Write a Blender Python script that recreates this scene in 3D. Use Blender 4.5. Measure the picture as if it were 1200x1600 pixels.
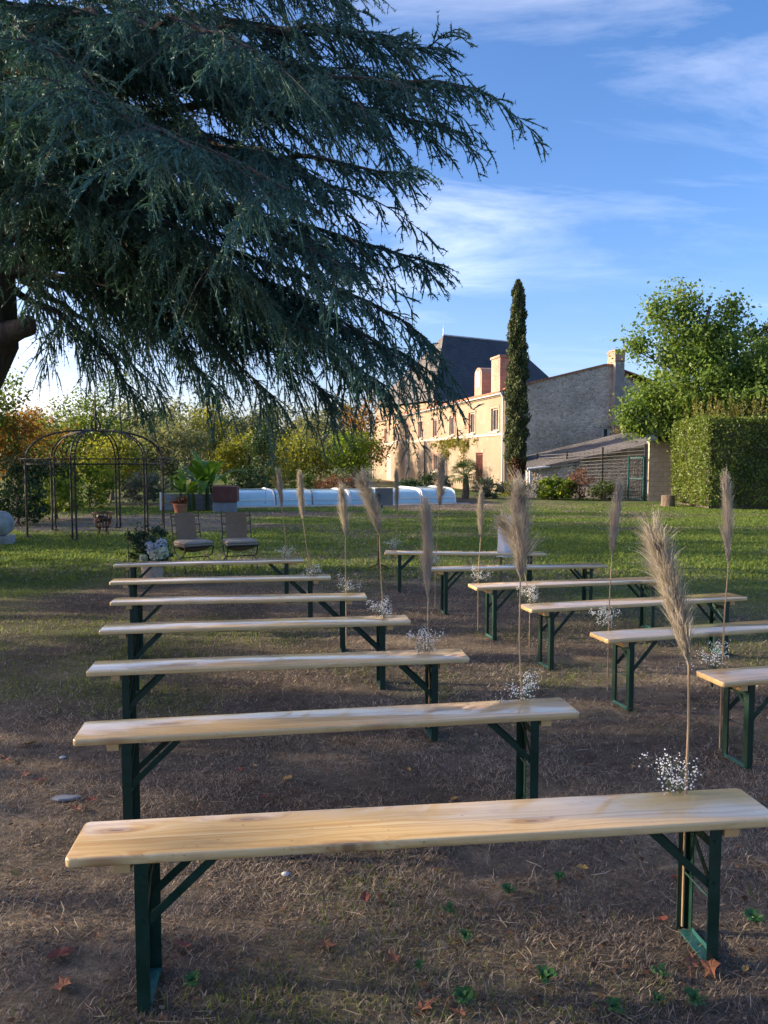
import bpy, math, random
import numpy as np
from mathutils import Vector, Matrix

for o in list(bpy.data.objects):
    bpy.data.objects.remove(o)
scene = bpy.context.scene
scene.render.engine = 'CYCLES'
COL = scene.collection
R = math.radians

# ------------------------------------------------------------------ camera
CAM_H = 1.745
FPX = 1200.0
PITCH = math.atan(82 / 1200)
cam_d = bpy.data.cameras.new('camera')
cam = bpy.data.objects.new('camera', cam_d)
COL.objects.link(cam)
cam.location = (0, 0, CAM_H)
cam.rotation_euler = (math.pi / 2 - PITCH, 0, 0)
cam_d.sensor_fit = 'VERTICAL'
cam_d.sensor_height = 24
cam_d.lens = 18
cam_d.clip_start = 0.05
cam_d.clip_end = 3000
scene.camera = cam
scene.render.resolution_x, scene.render.resolution_y = 768, 1024

# ------------------------------------------------------------------ sky, sun, exposure
SUN_EL, SUN_AZ = R(16), R(-84)          # azimuth from +Y, clockwise
SKY_STRENGTH = 0.15
world = bpy.data.worlds.new('World')
scene.world = world
world.use_nodes = True
wt = world.node_tree
for n in list(wt.nodes):
    wt.nodes.remove(n)


def wn(t, **k):
    n = wt.nodes.new(t)
    for a, b in k.items():
        setattr(n, a, b)
    return n


sky = wn('ShaderNodeTexSky', sky_type='NISHITA', sun_disc=False)
sky.sun_elevation = SUN_EL
sky.sun_rotation = SUN_AZ
sky.altitude = 100
sky.air_density = 0.75
sky.dust_density = 2.4
sky.ozone_density = 2.0
tc = wn('ShaderNodeTexCoord')
sep = wn('ShaderNodeSeparateXYZ')
wt.links.new(tc.outputs['Generated'], sep.inputs[0])


def wmath(op, a, b=None, clamp=False):
    n = wn('ShaderNodeMath', operation=op, use_clamp=clamp)
    for i, v in enumerate((a, b)):
        if v is None:
            continue
        if isinstance(v, (int, float)):
            n.inputs[i].default_value = v
        else:
            wt.links.new(v, n.inputs[i])
    return n.outputs[0]


zz = wmath('ADD', wmath('MAXIMUM', sep.outputs[2], 0.0), 0.16)
cx = wmath('DIVIDE', sep.outputs[0], zz)
cy = wmath('DIVIDE', sep.outputs[1], zz)
comb = wn('ShaderNodeCombineXYZ')
wt.links.new(cx, comb.inputs[0])
wt.links.new(cy, comb.inputs[1])
mp = wn('ShaderNodeMapping')
mp.inputs['Rotation'].default_value = (0, 0, R(38))
mp.inputs['Scale'].default_value = (0.55, 1.5, 1)
mp.inputs['Location'].default_value = (5.05, 1.0, 0)
wt.links.new(comb.outputs[0], mp.inputs[0])
n1 = wn('ShaderNodeTexNoise')
n1.inputs['Scale'].default_value = 1.15
n1.inputs['Detail'].default_value = 9
n1.inputs['Roughness'].default_value = 0.62
n1.inputs['Distortion'].default_value = 0.7
wt.links.new(mp.outputs[0], n1.inputs['Vector'])
n2 = wn('ShaderNodeTexNoise')
n2.inputs['Scale'].default_value = 0.7
n2.inputs['Detail'].default_value = 2
wt.links.new(comb.outputs[0], n2.inputs['Vector'])
r1 = wn('ShaderNodeValToRGB')
r1.color_ramp.elements[0].position = 0.50
r1.color_ramp.elements[1].position = 0.78
wt.links.new(n1.outputs[0], r1.inputs[0])
r2 = wn('ShaderNodeValToRGB')
r2.color_ramp.elements[0].position = 0.38
r2.color_ramp.elements[1].position = 0.62
wt.links.new(n2.outputs[0], r2.inputs[0])
cm = wmath('MULTIPLY', r1.outputs[0], r2.outputs[0], True)
cm = wmath('MULTIPLY', cm, 0.75)
hsv = wn('ShaderNodeHueSaturation')
hsv.inputs['Saturation'].default_value = 1.25
wt.links.new(sky.outputs[0], hsv.inputs['Color'])
mix = wn('ShaderNodeMix', data_type='RGBA', blend_type='ADD')
wt.links.new(cm, mix.inputs[0])
tint = wn('ShaderNodeMix', data_type='RGBA', blend_type='MULTIPLY')
tint.inputs[0].default_value = 1.0
tint.inputs[7].default_value = (1.06, .94, 1.0, 1)
wt.links.new(hsv.outputs[0], tint.inputs[6])
wt.links.new(tint.outputs[2], mix.inputs[6])
mix.inputs[7].default_value = (3.4, 3.1, 2.7, 1)
bg = wn('ShaderNodeBackground')
bg.inputs[1].default_value = SKY_STRENGTH
wt.links.new(mix.outputs[2], bg.inputs[0])
wo = wn('ShaderNodeOutputWorld')
wt.links.new(bg.outputs[0], wo.inputs[0])

sun_d = bpy.data.lights.new('sun', 'SUN')
sun_d.energy = 4.2
sun_d.angle = R(0.6)
sun_d.color = (1.0, 0.84, 0.62)
sun = bpy.data.objects.new('sun', sun_d)
COL.objects.link(sun)
SUN_DIR = Vector((math.sin(SUN_AZ) * math.cos(SUN_EL), math.cos(SUN_AZ) * math.cos(SUN_EL), math.sin(SUN_EL)))
sun.rotation_euler = SUN_DIR.to_track_quat('Z', 'Y').to_euler()
sun.location = SUN_DIR * 60

vs = scene.view_settings
vs.view_transform = 'Standard'
vs.look = 'None'
vs.exposure = 1.25
vs.gamma = 1.0
scene.cycles.max_bounces = 6
scene.cycles.diffuse_bounces = 3
scene.cycles.glossy_bounces = 3
scene.cycles.transmission_bounces = 3
vs.use_curve_mapping = False

# ------------------------------------------------------------------ helpers
rng = np.random.default_rng(7)
random.seed(11)


def W(px, py, Y):
    """world point at depth Y for a spot measured on the 1200x1600 photograph"""
    u = (px - 600) / FPX
    v = -(py - 800) / FPX
    d = (u, math.cos(PITCH) + v * math.sin(PITCH), -math.sin(PITCH) + v * math.cos(PITCH))
    t = Y / d[1]
    return Vector((d[0] * t, Y, CAM_H + d[2] * t))


def XY(px, Y):
    return ((px - 600) / FPX * Y * 1.001, Y)


def tag(o, label=None, cat=None, group=None, kind=None):
    if label:
        o['label'] = label
    if cat:
        o['category'] = cat
    if group:
        o['group'] = group
    if kind:
        o['kind'] = kind
    return o


def empty(name, loc=(0, 0, 0), rz=0.0, label=None, cat=None, group=None):
    o = bpy.data.objects.new(name, None)
    o.empty_display_size = 0.1
    COL.objects.link(o)
    o.location = loc
    o.rotation_euler = (0, 0, rz)
    return tag(o, label, cat, group)


def link_mesh(name, me, mat=None, parent=None):
    o = bpy.data.objects.new(name, me)
    COL.objects.link(o)
    if mat is not None and not me.materials:
        me.materials.append(mat)
    if parent is not None:
        o.parent = parent
    return o


def np_mesh(name, V, F, mat, parent=None, col=None, smooth=False):
    """V (n,3); F (m,k) integer array with constant k"""
    V = np.ascontiguousarray(V, dtype=np.float32)
    F = np.ascontiguousarray(F, dtype=np.int32)
    me = bpy.data.meshes.new(name)
    me.vertices.add(len(V))
    me.vertices.foreach_set('co', V.ravel())
    k = F.shape[1]
    me.loops.add(F.size)
    me.loops.foreach_set('vertex_index', F.ravel())
    me.polygons.add(len(F))
    me.polygons.foreach_set('loop_start', np.arange(0, F.size, k, dtype=np.int32))
    me.polygons.foreach_set('loop_total', np.full(len(F), k, dtype=np.int32))
    if smooth:
        me.polygons.foreach_set('use_smooth', np.ones(len(F), dtype=bool))
    me.update(calc_edges=True)
    if col is not None:
        a = me.color_attributes.new('Col', 'FLOAT_COLOR', 'POINT')
        c = np.ones((len(V), 4), dtype=np.float32)
        c[:, :3] = col
        a.data.foreach_set('color', c.ravel())
    return link_mesh(name, me, mat, parent)


class MB:
    """collects shapes of ONE part"""

    def __init__(s):
        s.v, s.f = [], []

    def add(s, vs, fs):
        b = len(s.v)
        s.v += [tuple(x) for x in vs]
        s.f += [tuple(b + i for i in q) for q in fs]
        return s

    def box(s, c, d, rz=0.0, M=None):
        hx, hy, hz = d[0] / 2, d[1] / 2, d[2] / 2
        P = [Vector((x, y, z)) for z in (-hz, hz) for x, y in ((-hx, -hy), (hx, -hy), (hx, hy), (-hx, hy))]
        if M is None:
            M = Matrix.Rotation(rz, 3, 'Z')
        P = [M @ p + Vector(c) for p in P]
        return s.add(P, [(3, 2, 1, 0), (4, 5, 6, 7), (0, 1, 5, 4), (1, 2, 6, 5), (2, 3, 7, 6), (3, 0, 4, 7)])

    def bar(s, a, b, w, t, up=(0, 0, 1)):
        a, b = Vector(a), Vector(b)
        d = b - a
        L = d.length
        x = d.normalized()
        up = Vector(up)
        if abs(x.dot(up)) > .98:
            up = Vector((0, 1, 0))
        y = up.cross(x).normalized()
        z = x.cross(y)
        M = Matrix((x, y, z)).transposed()
        return s.box((a + b) / 2, (L, w, t), M=M)

    def tube(s, pts, rad, n=8, cap=True, closed=False):
        pts = [Vector(p) for p in pts]
        m = len(pts)
        if isinstance(rad, (int, float)):
            rad = [rad] * m
        prev = None
        b = len(s.v)
        for i, p in enumerate(pts):
            if closed:
                t = (pts[(i + 1) % m] - pts[i - 1]).normalized()
            else:
                t = (pts[min(i + 1, m - 1)] - pts[max(i - 1, 0)]).normalized()
            if prev is None:
                a = Vector((0, 0, 1)) if abs(t.z) < .9 else Vector((1, 0, 0))
                u = t.cross(a).normalized()
            else:
                u = (prev - t * prev.dot(t)).normalized()
            prev = u
            w = t.cross(u)
            for k in range(n):
                an = 2 * math.pi * k / n
                s.v.append(tuple(p + (u * math.cos(an) + w * math.sin(an)) * rad[i]))
        for i in range(m if closed else m - 1):
            j = (i + 1) % m
            for k in range(n):
                s.f.append((b + i * n + k, b + i * n + (k + 1) % n, b + j * n + (k + 1) % n, b + j * n + k))
        if cap and not closed:
            s.f.append(tuple(b + k for k in reversed(range(n))))
            s.f.append(tuple(b + (m - 1) * n + k for k in range(n)))
        return s

    def lathe(s, prof, n=24, c=(0, 0, 0)):
        b = len(s.v)
        for r, z in prof:
            for k in range(n):
                a = 2 * math.pi * k / n
                s.v.append((c[0] + r * math.cos(a), c[1] + r * math.sin(a), c[2] + z))
        for i in range(len(prof) - 1):
            for k in range(n):
                s.f.append((b + i * n + k, b + i * n + (k + 1) % n, b + (i + 1) * n + (k + 1) % n, b + (i + 1) * n + k))
        return s

    def stack(s, outline, prof):
        """rings of a plan outline function(inset) at heights; prof = [(z, inset)]"""
        b = len(s.v)
        n = None
        for z, ins in prof:
            o = outline(ins)
            n = len(o)
            s.v += [(x, y, z) for x, y in o]
        for i in range(len(prof) - 1):
            for k in range(n):
                s.f.append((b + i * n + k, b + i * n + (k + 1) % n, b + (i + 1) * n + (k + 1) % n, b + (i + 1) * n + k))
        s.f.append(tuple(b + k for k in reversed(range(n))))
        s.f.append(tuple(b + (len(prof) - 1) * n + k for k in range(n)))
        return s

    def build(s, name, mat, parent=None, smooth=False, bevel=0.0, loc=None, rz=None):
        me = bpy.data.meshes.new(name)
        me.from_pydata(s.v, [], s.f)
        if smooth:
            me.polygons.foreach_set('use_smooth', [True] * len(me.polygons))
            try:
                me.set_sharp_from_angle(angle=R(50))
            except Exception:
                pass
        me.update()
        o = link_mesh(name, me, mat, parent)
        if bevel:
            m = o.modifiers.new('bevel', 'BEVEL')
            m.width = bevel
            m.segments = 2
            m.limit_method = 'ANGLE'
        if loc is not None:
            o.location = loc
        if rz is not None:
            o.rotation_euler = (0, 0, rz)
        return o


def copy_tree(o, parent=None):
    c = o.copy()
    COL.objects.link(c)
    c.parent = parent
    for ch in [k for k in bpy.data.objects if k.parent == o]:
        copy_tree(ch, c)
    return c


# ------------------------------------------------------------------ materials
class NT:
    def __init__(s, name):
        s.m = bpy.data.materials.new(name)
        s.m.use_nodes = True
        s.t = s.m.node_tree
        s.p = s.t.nodes['Principled BSDF']
        s.out = s.t.nodes['Material Output']

    def n(s, typ, ins=None, **k):
        n = s.t.nodes.new(typ)
        for a, b in k.items():
            setattr(n, a, b)
        for a, b in (ins or {}).items():
            s.set(n, a, b)
        return n

    def set(s, n, key, v):
        if hasattr(v, 'is_linked'):
            s.t.links.new(v, n.inputs[key])
        else:
            if isinstance(v, tuple) and len(v) == 3 and n.inputs[key].type == 'RGBA':
                v = (*v, 1)
            n.inputs[key].default_value = v

    def coord(s, scale=(1, 1, 1), rot=(0, 0, 0), loc=(0, 0, 0), kind='Object', randomize=0.0):
        t = s.n('ShaderNodeTexCoord').outputs[kind]
        if randomize:
            oi = s.n('ShaderNodeObjectInfo').outputs['Random']
            mul = s.n('ShaderNodeMath', {0: oi, 1: randomize}, operation='MULTIPLY').outputs[0]
            cb = s.n('ShaderNodeCombineXYZ', {0: mul, 1: mul, 2: mul}).outputs[0]
            t = s.n('ShaderNodeVectorMath', {0: t, 1: cb}, operation='ADD').outputs[0]
        return s.n('ShaderNodeMapping', {'Vector': t, 'Scale': scale, 'Rotation': rot, 'Location': loc}).outputs[0]

    def noise(s, vec, scale, detail=4, rough=.55, dist=0.0):
        return s.n('ShaderNodeTexNoise', {'Vector': vec, 'Scale': scale, 'Detail': detail, 'Roughness': rough, 'Distortion': dist}).outputs[0]

    def ramp(s, fac, stops, interp='LINEAR'):
        n = s.n('ShaderNodeValToRGB')
        cr = n.color_ramp
        cr.interpolation = interp
        while len(cr.elements) < len(stops):
            cr.elements.new(.5)
        for e, (p, c) in zip(cr.elements, stops):
            e.position = p
            e.color = (*c, 1) if isinstance(c, tuple) else (c, c, c, 1)
        s.t.links.new(fac, n.inputs[0])
        return n.outputs[0]

    def mix(s, f, a, b, blend='MIX'):
        n = s.n('ShaderNodeMix', data_type='RGBA', blend_type=blend)
        for i, v in ((0, f), (6, a), (7, b)):
            s.set(n, i, v)
        return n.outputs[2]

    def math(s, op, a, b=0.0, clamp=False):
        return s.n('ShaderNodeMath', {0: a, 1: b}, operation=op, use_clamp=clamp).outputs[0]

    def bump(s, h, strength=.4, dist=.02):
        b = s.n('ShaderNodeBump', {'Height': h, 'Strength': strength, 'Distance': dist}).outputs[0]
        s.t.links.new(b, s.p.inputs['Normal'])
        return b

    def done(s, color=None, rough=.6, **k):
        if color is not None:
            s.set(s.p, 'Base Color', color)
        s.set(s.p, 'Roughness', rough)
        for a, b in k.items():
            s.set(s.p, a.replace('_', ' '), b)
        return s.m


def simple(name, c, rough=.6, var=.25, scale=6.0, bump=.0, bscale=60, metal=0.0, randomize=3.0, **k):
    m = NT(name)
    v = m.coord(randomize=randomize)
    n = m.noise(v, scale, 5)
    dark = tuple(x * (1 - var) for x in c)
    lite = tuple(min(1, x * (1 + var)) for x in c)
    col = m.ramp(n, [(.3, dark), (.7, lite)])
    if bump:
        m.bump(m.noise(v, bscale, 4), bump, .01)
    return m.done(col, rough, Metallic=metal, **k)


def leaf_mat(name, c1, c2, trans=.45, rough=.5, c3=None):
    """leaves: colour differs leaf by leaf, light passes through"""
    m = NT(name)
    g = m.n('ShaderNodeNewGeometry')
    stops = [(0.0, c1), (.75, c2)] + ([(1.0, c3)] if c3 else [])
    n = m.noise(m.coord(kind='Object'), .9, 2)
    f = m.math('ADD', m.math('MULTIPLY', g.outputs['Random Per Island'], .65), m.math('MULTIPLY', m.math('SUBTRACT', n, .32), .95), True)
    col = m.ramp(f, stops)
    m.done(col, rough)
    m.set(m.p, 'Specular IOR Level', .3)
    tr = m.n('ShaderNodeBsdfTranslucent', {'Color': m.mix(1.0, col, (1.0, .95, .45), 'MULTIPLY')})
    mx = m.n('ShaderNodeMixShader', {0: trans, 1: m.p.outputs[0], 2: tr.outputs[0]})
    m.t.links.new(mx.outputs[0], m.out.inputs[0])
    return m.m


def attr_mat(name, trans=.48, rough=.7):
    m = NT(name)
    col = m.n('ShaderNodeAttribute', attribute_name='Col').outputs['Color']
    m.done(col, rough)
    m.set(m.p, 'Specular IOR Level', .2)
    tr = m.n('ShaderNodeBsdfTranslucent', {'Color': col})
    mx = m.n('ShaderNodeMixShader', {0: trans, 1: m.p.outputs[0], 2: tr.outputs[0]})
    m.t.links.new(mx.outputs[0], m.out.inputs[0])
    return m.m


def mk_wood():
    m = NT('varnished_pine')
    v = m.coord(randomize=37.0)
    ob = m.coord()
    # two glued boards with their own tone
    sx = m.n('ShaderNodeSeparateXYZ', {0: ob})
    board = m.math('GREATER_THAN', sx.outputs[1], -.02)
    rnd = m.n('ShaderNodeObjectInfo').outputs['Random']
    bo = m.math('MULTIPLY', board, 7.3)
    cb = m.n('ShaderNodeCombineXYZ', {0: bo, 1: bo, 2: 0.0}).outputs[0]
    v2 = m.n('ShaderNodeVectorMath', {0: v, 1: cb}, operation='ADD').outputs[0]
    warp = m.noise(m.n('ShaderNodeMapping', {'Vector': v2, 'Scale': (1.2, 5, 5)}).outputs[0], 1.5, 2)
    vk = m.n('ShaderNodeTexVoronoi', voronoi_dimensions='2D', ins={'Vector': m.n('ShaderNodeMapping', {'Vector': v2, 'Scale': (1.7, 7.0, .01)}).outputs[0], 'Scale': 1.0, 'Randomness': 1.0})
    kn = vk.outputs['Distance']
    knot_pull = m.ramp(kn, [(0.0, 1.0), (.32, 0.0)])
    some = m.math('GREATER_THAN', m.n('ShaderNodeSeparateColor', {0: vk.outputs['Color']}).outputs[0], .45)
    g = m.n('ShaderNodeMapping', {'Vector': v2, 'Scale': (.5, 34, 34)}).outputs[0]
    off = m.n('ShaderNodeCombineXYZ', {0: 0.0, 1: m.math('ADD', m.math('MULTIPLY', warp, 2.4), m.math('MULTIPLY', m.math('MULTIPLY', knot_pull, some), 2.2)), 2: 0.0}).outputs[0]
    gv = m.n('ShaderNodeVectorMath', {0: g, 1: off}, operation='ADD').outputs[0]
    grain = m.noise(gv, 1.6, 3, .6)
    fine = m.noise(m.n('ShaderNodeMapping', {'Vector': v2, 'Scale': (3, 140, 140)}).outputs[0], 1.0, 3)
    col = m.ramp(grain, [(.30, (.58, .34, .115)), (.46, (.74, .50, .215)), (.72, (.82, .63, .33))])
    col = m.mix(m.math('MULTIPLY', fine, .25), col, (.40, .22, .085))
    col = m.mix(m.math('MULTIPLY', m.math('SUBTRACT', rnd, .5), .5, True), col, (.42, .24, .10))
    knot = m.math('MULTIPLY', m.ramp(kn, [(.03, 1.0), (.07, 0.0)]), some)
    ring = m.math('MULTIPLY', m.ramp(kn, [(.05, .0), (.08, .75), (.17, 0.0)]), some)
    col = m.mix(ring, col, (.36, .17, .06))
    col = m.mix(m.math('MULTIPLY', knot, .8), col, (.16, .065, .03))
    seam = m.ramp(m.math('ABSOLUTE', m.math('ADD', sx.outputs[1], .02)), [(0.0, .5), (.0022, 0.0)])
    col = m.mix(seam, col, (.25, .13, .05))
    stain = m.math('MULTIPLY', m.ramp(m.noise(m.n('ShaderNodeMapping', {'Vector': v, 'Scale': (3, 7, 7)}).outputs[0], 1.3, 6, .7), [(.54, 0.0), (.70, .45)]), 1.0)
    col = m.mix(stain, col, (.36, .22, .10))
    spot = m.ramp(m.noise(v, 55, 2, .5), [(.70, 0.0), (.74, .6)])
    col = m.mix(spot, col, (.22, .12, .06))
    h = m.math('ADD', m.math('MULTIPLY', fine, .3), m.noise(m.n('ShaderNodeMapping', {'Vector': v2, 'Scale': (2, 9, 9)}).outputs[0], 2.0, 3))
    m.bump(h, .06, .01)
    m.done(col, .42)
    m.set(m.p, 'Coat Weight', 1.0)
    m.set(m.p, 'Coat Roughness', m.ramp(m.noise(v2, 6, 4), [(.3, .06), (.7, .13)]))
    m.set(m.p, 'Coat IOR', 1.62)
    return m.m


def mk_ground():
    m = NT('dry_lawn')
    col0 = m.n('ShaderNodeAttribute', attribute_name='Col').outputs['Color']
    v = m.coord()
    n = m.noise(v, 9, 8, .68)
    f = m.noise(v, 70, 6, .7)
    col = m.mix(1.0, col0, m.ramp(n, [(.3, .55), (.72, 1.35)]), 'MULTIPLY')
    col = m.mix(1.0, col, m.ramp(f, [(.25, .5), (.75, 1.4)]), 'MULTIPLY')
    m.bump(m.math('ADD', m.math('MULTIPLY', n, .6), f), .8, .03)
    m.done(col, .95)
    m.set(m.p, 'Specular IOR Level', .1)
    return m.m


def mk_bark(name, c, sc=1.0):
    m = NT(name)
    v = m.coord(scale=(sc * 9, sc * 9, sc * 1.6))
    n = m.noise(v, 1.6, 7, .65, .5)
    col = m.ramp(n, [(.3, tuple(x * .4 for x in c)), (.7, tuple(min(1, x * 1.35) for x in c))])
    m.bump(n, .9, .04)
    return m.done(col, .9)


def mk_plaster():
    m = NT('old_lime_plaster')
    v = m.coord()
    n = m.noise(v, .5, 6, .6)
    n2 = m.noise(m.coord(scale=(2, 2, .45)), 1.2, 6, .65)
    col = m.ramp(n, [(.3, (.25, .185, .115)), (.55, (.30, .23, .15)), (.75, (.34, .275, .195))])
    col = m.mix(m.ramp(n2, [(.48, 0.0), (.68, .7)]), col, (.25, .20, .16))
    col = m.mix(m.ramp(m.noise(v, 2.2, 5), [(.58, 0.0), (.68, .5)]), col, (.46, .39, .32))
    m.bump(m.noise(v, 12, 6), .3, .02)
    return m.done(col, .95)


def mk_stone():
    m = NT('rubble_stone')
    v = m.coord(scale=(1, 1, 1.5))
    vo = m.n('ShaderNodeTexVoronoi', {'Vector': v, 'Scale': 6.5, 'Randomness': 1.0})
    cr = m.ramp(m.n('ShaderNodeSeparateColor', {0: vo.outputs['Color']}).outputs[0], [(0.0, (.44, .34, .25)), (.6, (.63, .52, .41)), (1.0, (.76, .67, .56))])
    ve = m.n('ShaderNodeTexVoronoi', {'Vector': v, 'Scale': 6.5, 'Randomness': 1.0}, feature='DISTANCE_TO_EDGE')
    e = m.ramp(ve.outputs['Distance'], [(.03, 1.0), (.12, 0.0)])
    col = m.mix(e, cr, (.60, .50, .40))
    col = m.mix(1.0, col, m.ramp(m.noise(v, .45, 5), [(.3, .7), (.7, 1.25)]), 'MULTIPLY')
    m.bump(m.math('MULTIPLY', ve.outputs['Distance'], 1.0), .8, .12)
    return m.done(col, .95)


def mk_courses(name, c1, c2, mortar, sx, sy, kind='Object', rough=.85, axis='xz', msize=.02):
    """brick / slate / tile courses too far off to pick apart"""
    m = NT(name)
    rot = (R(90), 0, 0) if axis == 'xz' else (0, 0, 0)
    v = m.coord(rot=rot)
    b = m.n('ShaderNodeTexBrick', {'Vector': v, 'Color1': c1, 'Color2': c2, 'Mortar': mortar, 'Scale': 1.0, 'Mortar Size': msize, 'Brick Width': sx, 'Row Height': sy})
    col = m.mix(1.0, b.outputs[0], m.ramp(m.noise(m.coord(), .8, 5), [(.3, .7), (.7, 1.3)]), 'MULTIPLY')
    m.bump(m.math('SUBTRACT', 1.0, b.outputs[1]), .5, .02)
    return m.done(col, rough)


M = {}
M['wood'] = mk_wood()
M['batten'] = simple('pine_batten', (.58, .36, .15), .45, .15, 5)
g = NT('dark_green_enamel')
gv = g.coord(randomize=9.0)
gc = g.ramp(g.noise(gv, 9, 4), [(.3, (.003, .022, .013)), (.7, (.006, .038, .024))])
gc = g.mix(g.ramp(g.noise(gv, 38, 5, .7), [(.66, 0.0), (.71, 1.0)]), gc, (.05, .035, .025))
gc = g.mix(g.ramp(g.noise(gv, 14, 5, .7), [(.62, 0.0), (.80, .6)]), gc, (.05, .075, .06))
g.bump(g.noise(gv, 60, 4), .12, .01)
M['green'] = g.done(gc, g.ramp(g.noise(gv, 20, 4), [(.3, .3), (.7, .55)]))
M['greenworn'] = simple('worn_green_enamel', (.02, .10, .09), .45, .4, 25, bump=.1)
M['rubber'] = simple('black_iron', (.02, .019, .018), .5, .3, 20, bump=.2, bscale=90)
M['rust'] = simple('rusted_iron', (.10, .045, .025), .85, .5, 14, bump=.4, bscale=80)
M['iron_brown'] = simple('brown_iron', (.020, .015, .012), .6, .4, 16, bump=.3, bscale=80)
M['ground'] = mk_ground()
M['blade'] = attr_mat('grass_blade')
M['barkc'] = mk_bark('cedar_bark', (.075, .06, .052), .8)
M['bark'] = mk_bark('tree_bark', (.13, .105, .085), 1)
M['needle'] = leaf_mat('cedar_needles', (.04, .10, .085), (.095, .20, .17), .15, .6, (.15, .24, .17))
M['plaster'] = mk_plaster()
M['stone'] = mk_stone()
M['slate'] = mk_courses('roof_slate', (.035, .037, .042), (.055, .056, .06), (.02, .02, .022), .35, .2, axis='xy', rough=.6)
M['old_and_sunlit_slate'] = mk_courses('weathered_and_sunlit_slate', (.12, .11, .10), (.165, .15, .14), (.07, .065, .06), .4, .25, axis='xy', rough=.8)  # weathered on the lean-to; on the pavilion hip its paleness paints sunlight
M['tile'] = mk_courses('clay_tile', (.36, .13, .07), (.44, .19, .10), (.17, .07, .045), .2, .3, axis='xy')
M['brick'] = mk_courses('red_brick', (.46, .20, .11), (.38, .155, .09), (.45, .38, .31), .23, .075, msize=.012)
M['block'] = simple('concrete_block', (.50, .40, .30), .95, .18, 3, bump=.4, bscale=40)
M['mortar'] = simple('block_mortar', (.34, .28, .22), .95, .15, 6)
M['limestone'] = simple('pale_limestone', (.46, .40, .33), .9, .15, 3, bump=.2, bscale=25)
M['limewash'] = simple('flaking_limewash', (.44, .37, .30), .95, .28, 3, bump=.3, bscale=15)
M['render_grey'] = simple('grey_render', (.30, .27, .245), .95, .2, 2, bump=.2, bscale=20)
M['white'] = simple('white_paint', (.74, .74, .72), .5, .08, 4)
M['shutter'] = simple('faded_frame_paint', (.36, .27, .22), .7, .2, 4)
M['barsred'] = simple('red_brown_bars', (.20, .06, .04), .7, .3, 6)
g = NT('window_glass')
M['glass'] = g.done((.05, .06, .07), .06, Specular_IOR_Level=.8)
g = NT('polycarbonate')
M['poly'] = g.done(g.ramp(g.noise(g.coord(), 1.4, 3), [(.3, (.36, .55, .60)), (.7, (.46, .64, .68))]), .22, Coat_Weight=.6, Coat_Roughness=.08)
M['galv'] = simple('galvanised_sheet', (.45, .47, .48), .35, .15, 4, metal=.6)
M['zinc'] = simple('white_zinc', (.60, .60, .60), .45, .1, 4)
M['cloth'] = simple('beige_canvas', (.26, .17, .11), .9, .1, 12, bump=.25, bscale=160)
M['cushion'] = simple('faded_cushion', (.36, .32, .27), .9, .2, 30, bump=.3, bscale=120)
M['strap'] = simple('brown_strap', (.20, .13, .085), .9, .1, 12)
M['paper'] = simple('white_fabric', (.80, .80, .82), .75, .04, 5)
M['greyboard'] = simple('grey_board', (.17, .175, .17), .6, .1, 5)
M['terracotta'] = simple('terracotta', (.40, .16, .085), .85, .2, 7, bump=.2)
M['corten'] = simple('dark_red_planter', (.11, .04, .032), .7, .25, 5, bump=.2)
M['basalt'] = simple('grey_blue_block', (.22, .235, .26), .9, .15, 4, bump=.3)
M['vase'] = simple('woven_pot', (.47, .36, .28), .9, .2, 30, bump=.5, bscale=70)
M['stoneball'] = simple('mossy_stone', (.30, .31, .30), .95, .35, 7, bump=.6, bscale=20)
M['logm'] = mk_bark('cut_log', (.16, .115, .08), 1)
M['petal_blue'] = leaf_mat('blue_hydrangea', (.45, .52, .72), (.66, .70, .82), .25, .6)
M['petal_cream'] = leaf_mat('cream_hydrangea', (.62, .68, .52), (.78, .80, .68), .25, .6)
M['petal_white'] = simple('white_floret', (.84, .84, .80), .7, .05, 5)
M['sprig'] = simple('green_sprig', (.10, .13, .06), .7, .2, 8)
M['reed'] = simple('pale_reed', (.36, .25, .14), .6, .2, 8)
pm = leaf_mat('pampas_hair', (.37, .325, .295), (.53, .475, .43), .35, .75, (.66, .61, .56))
M['pampas'] = pm
M['slatebit'] = simple('grey_slate_chip', (.20, .21, .23), .8, .15, 9)
M['pebble'] = simple('white_pebble', (.45, .45, .45), .7, .1, 30)
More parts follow.
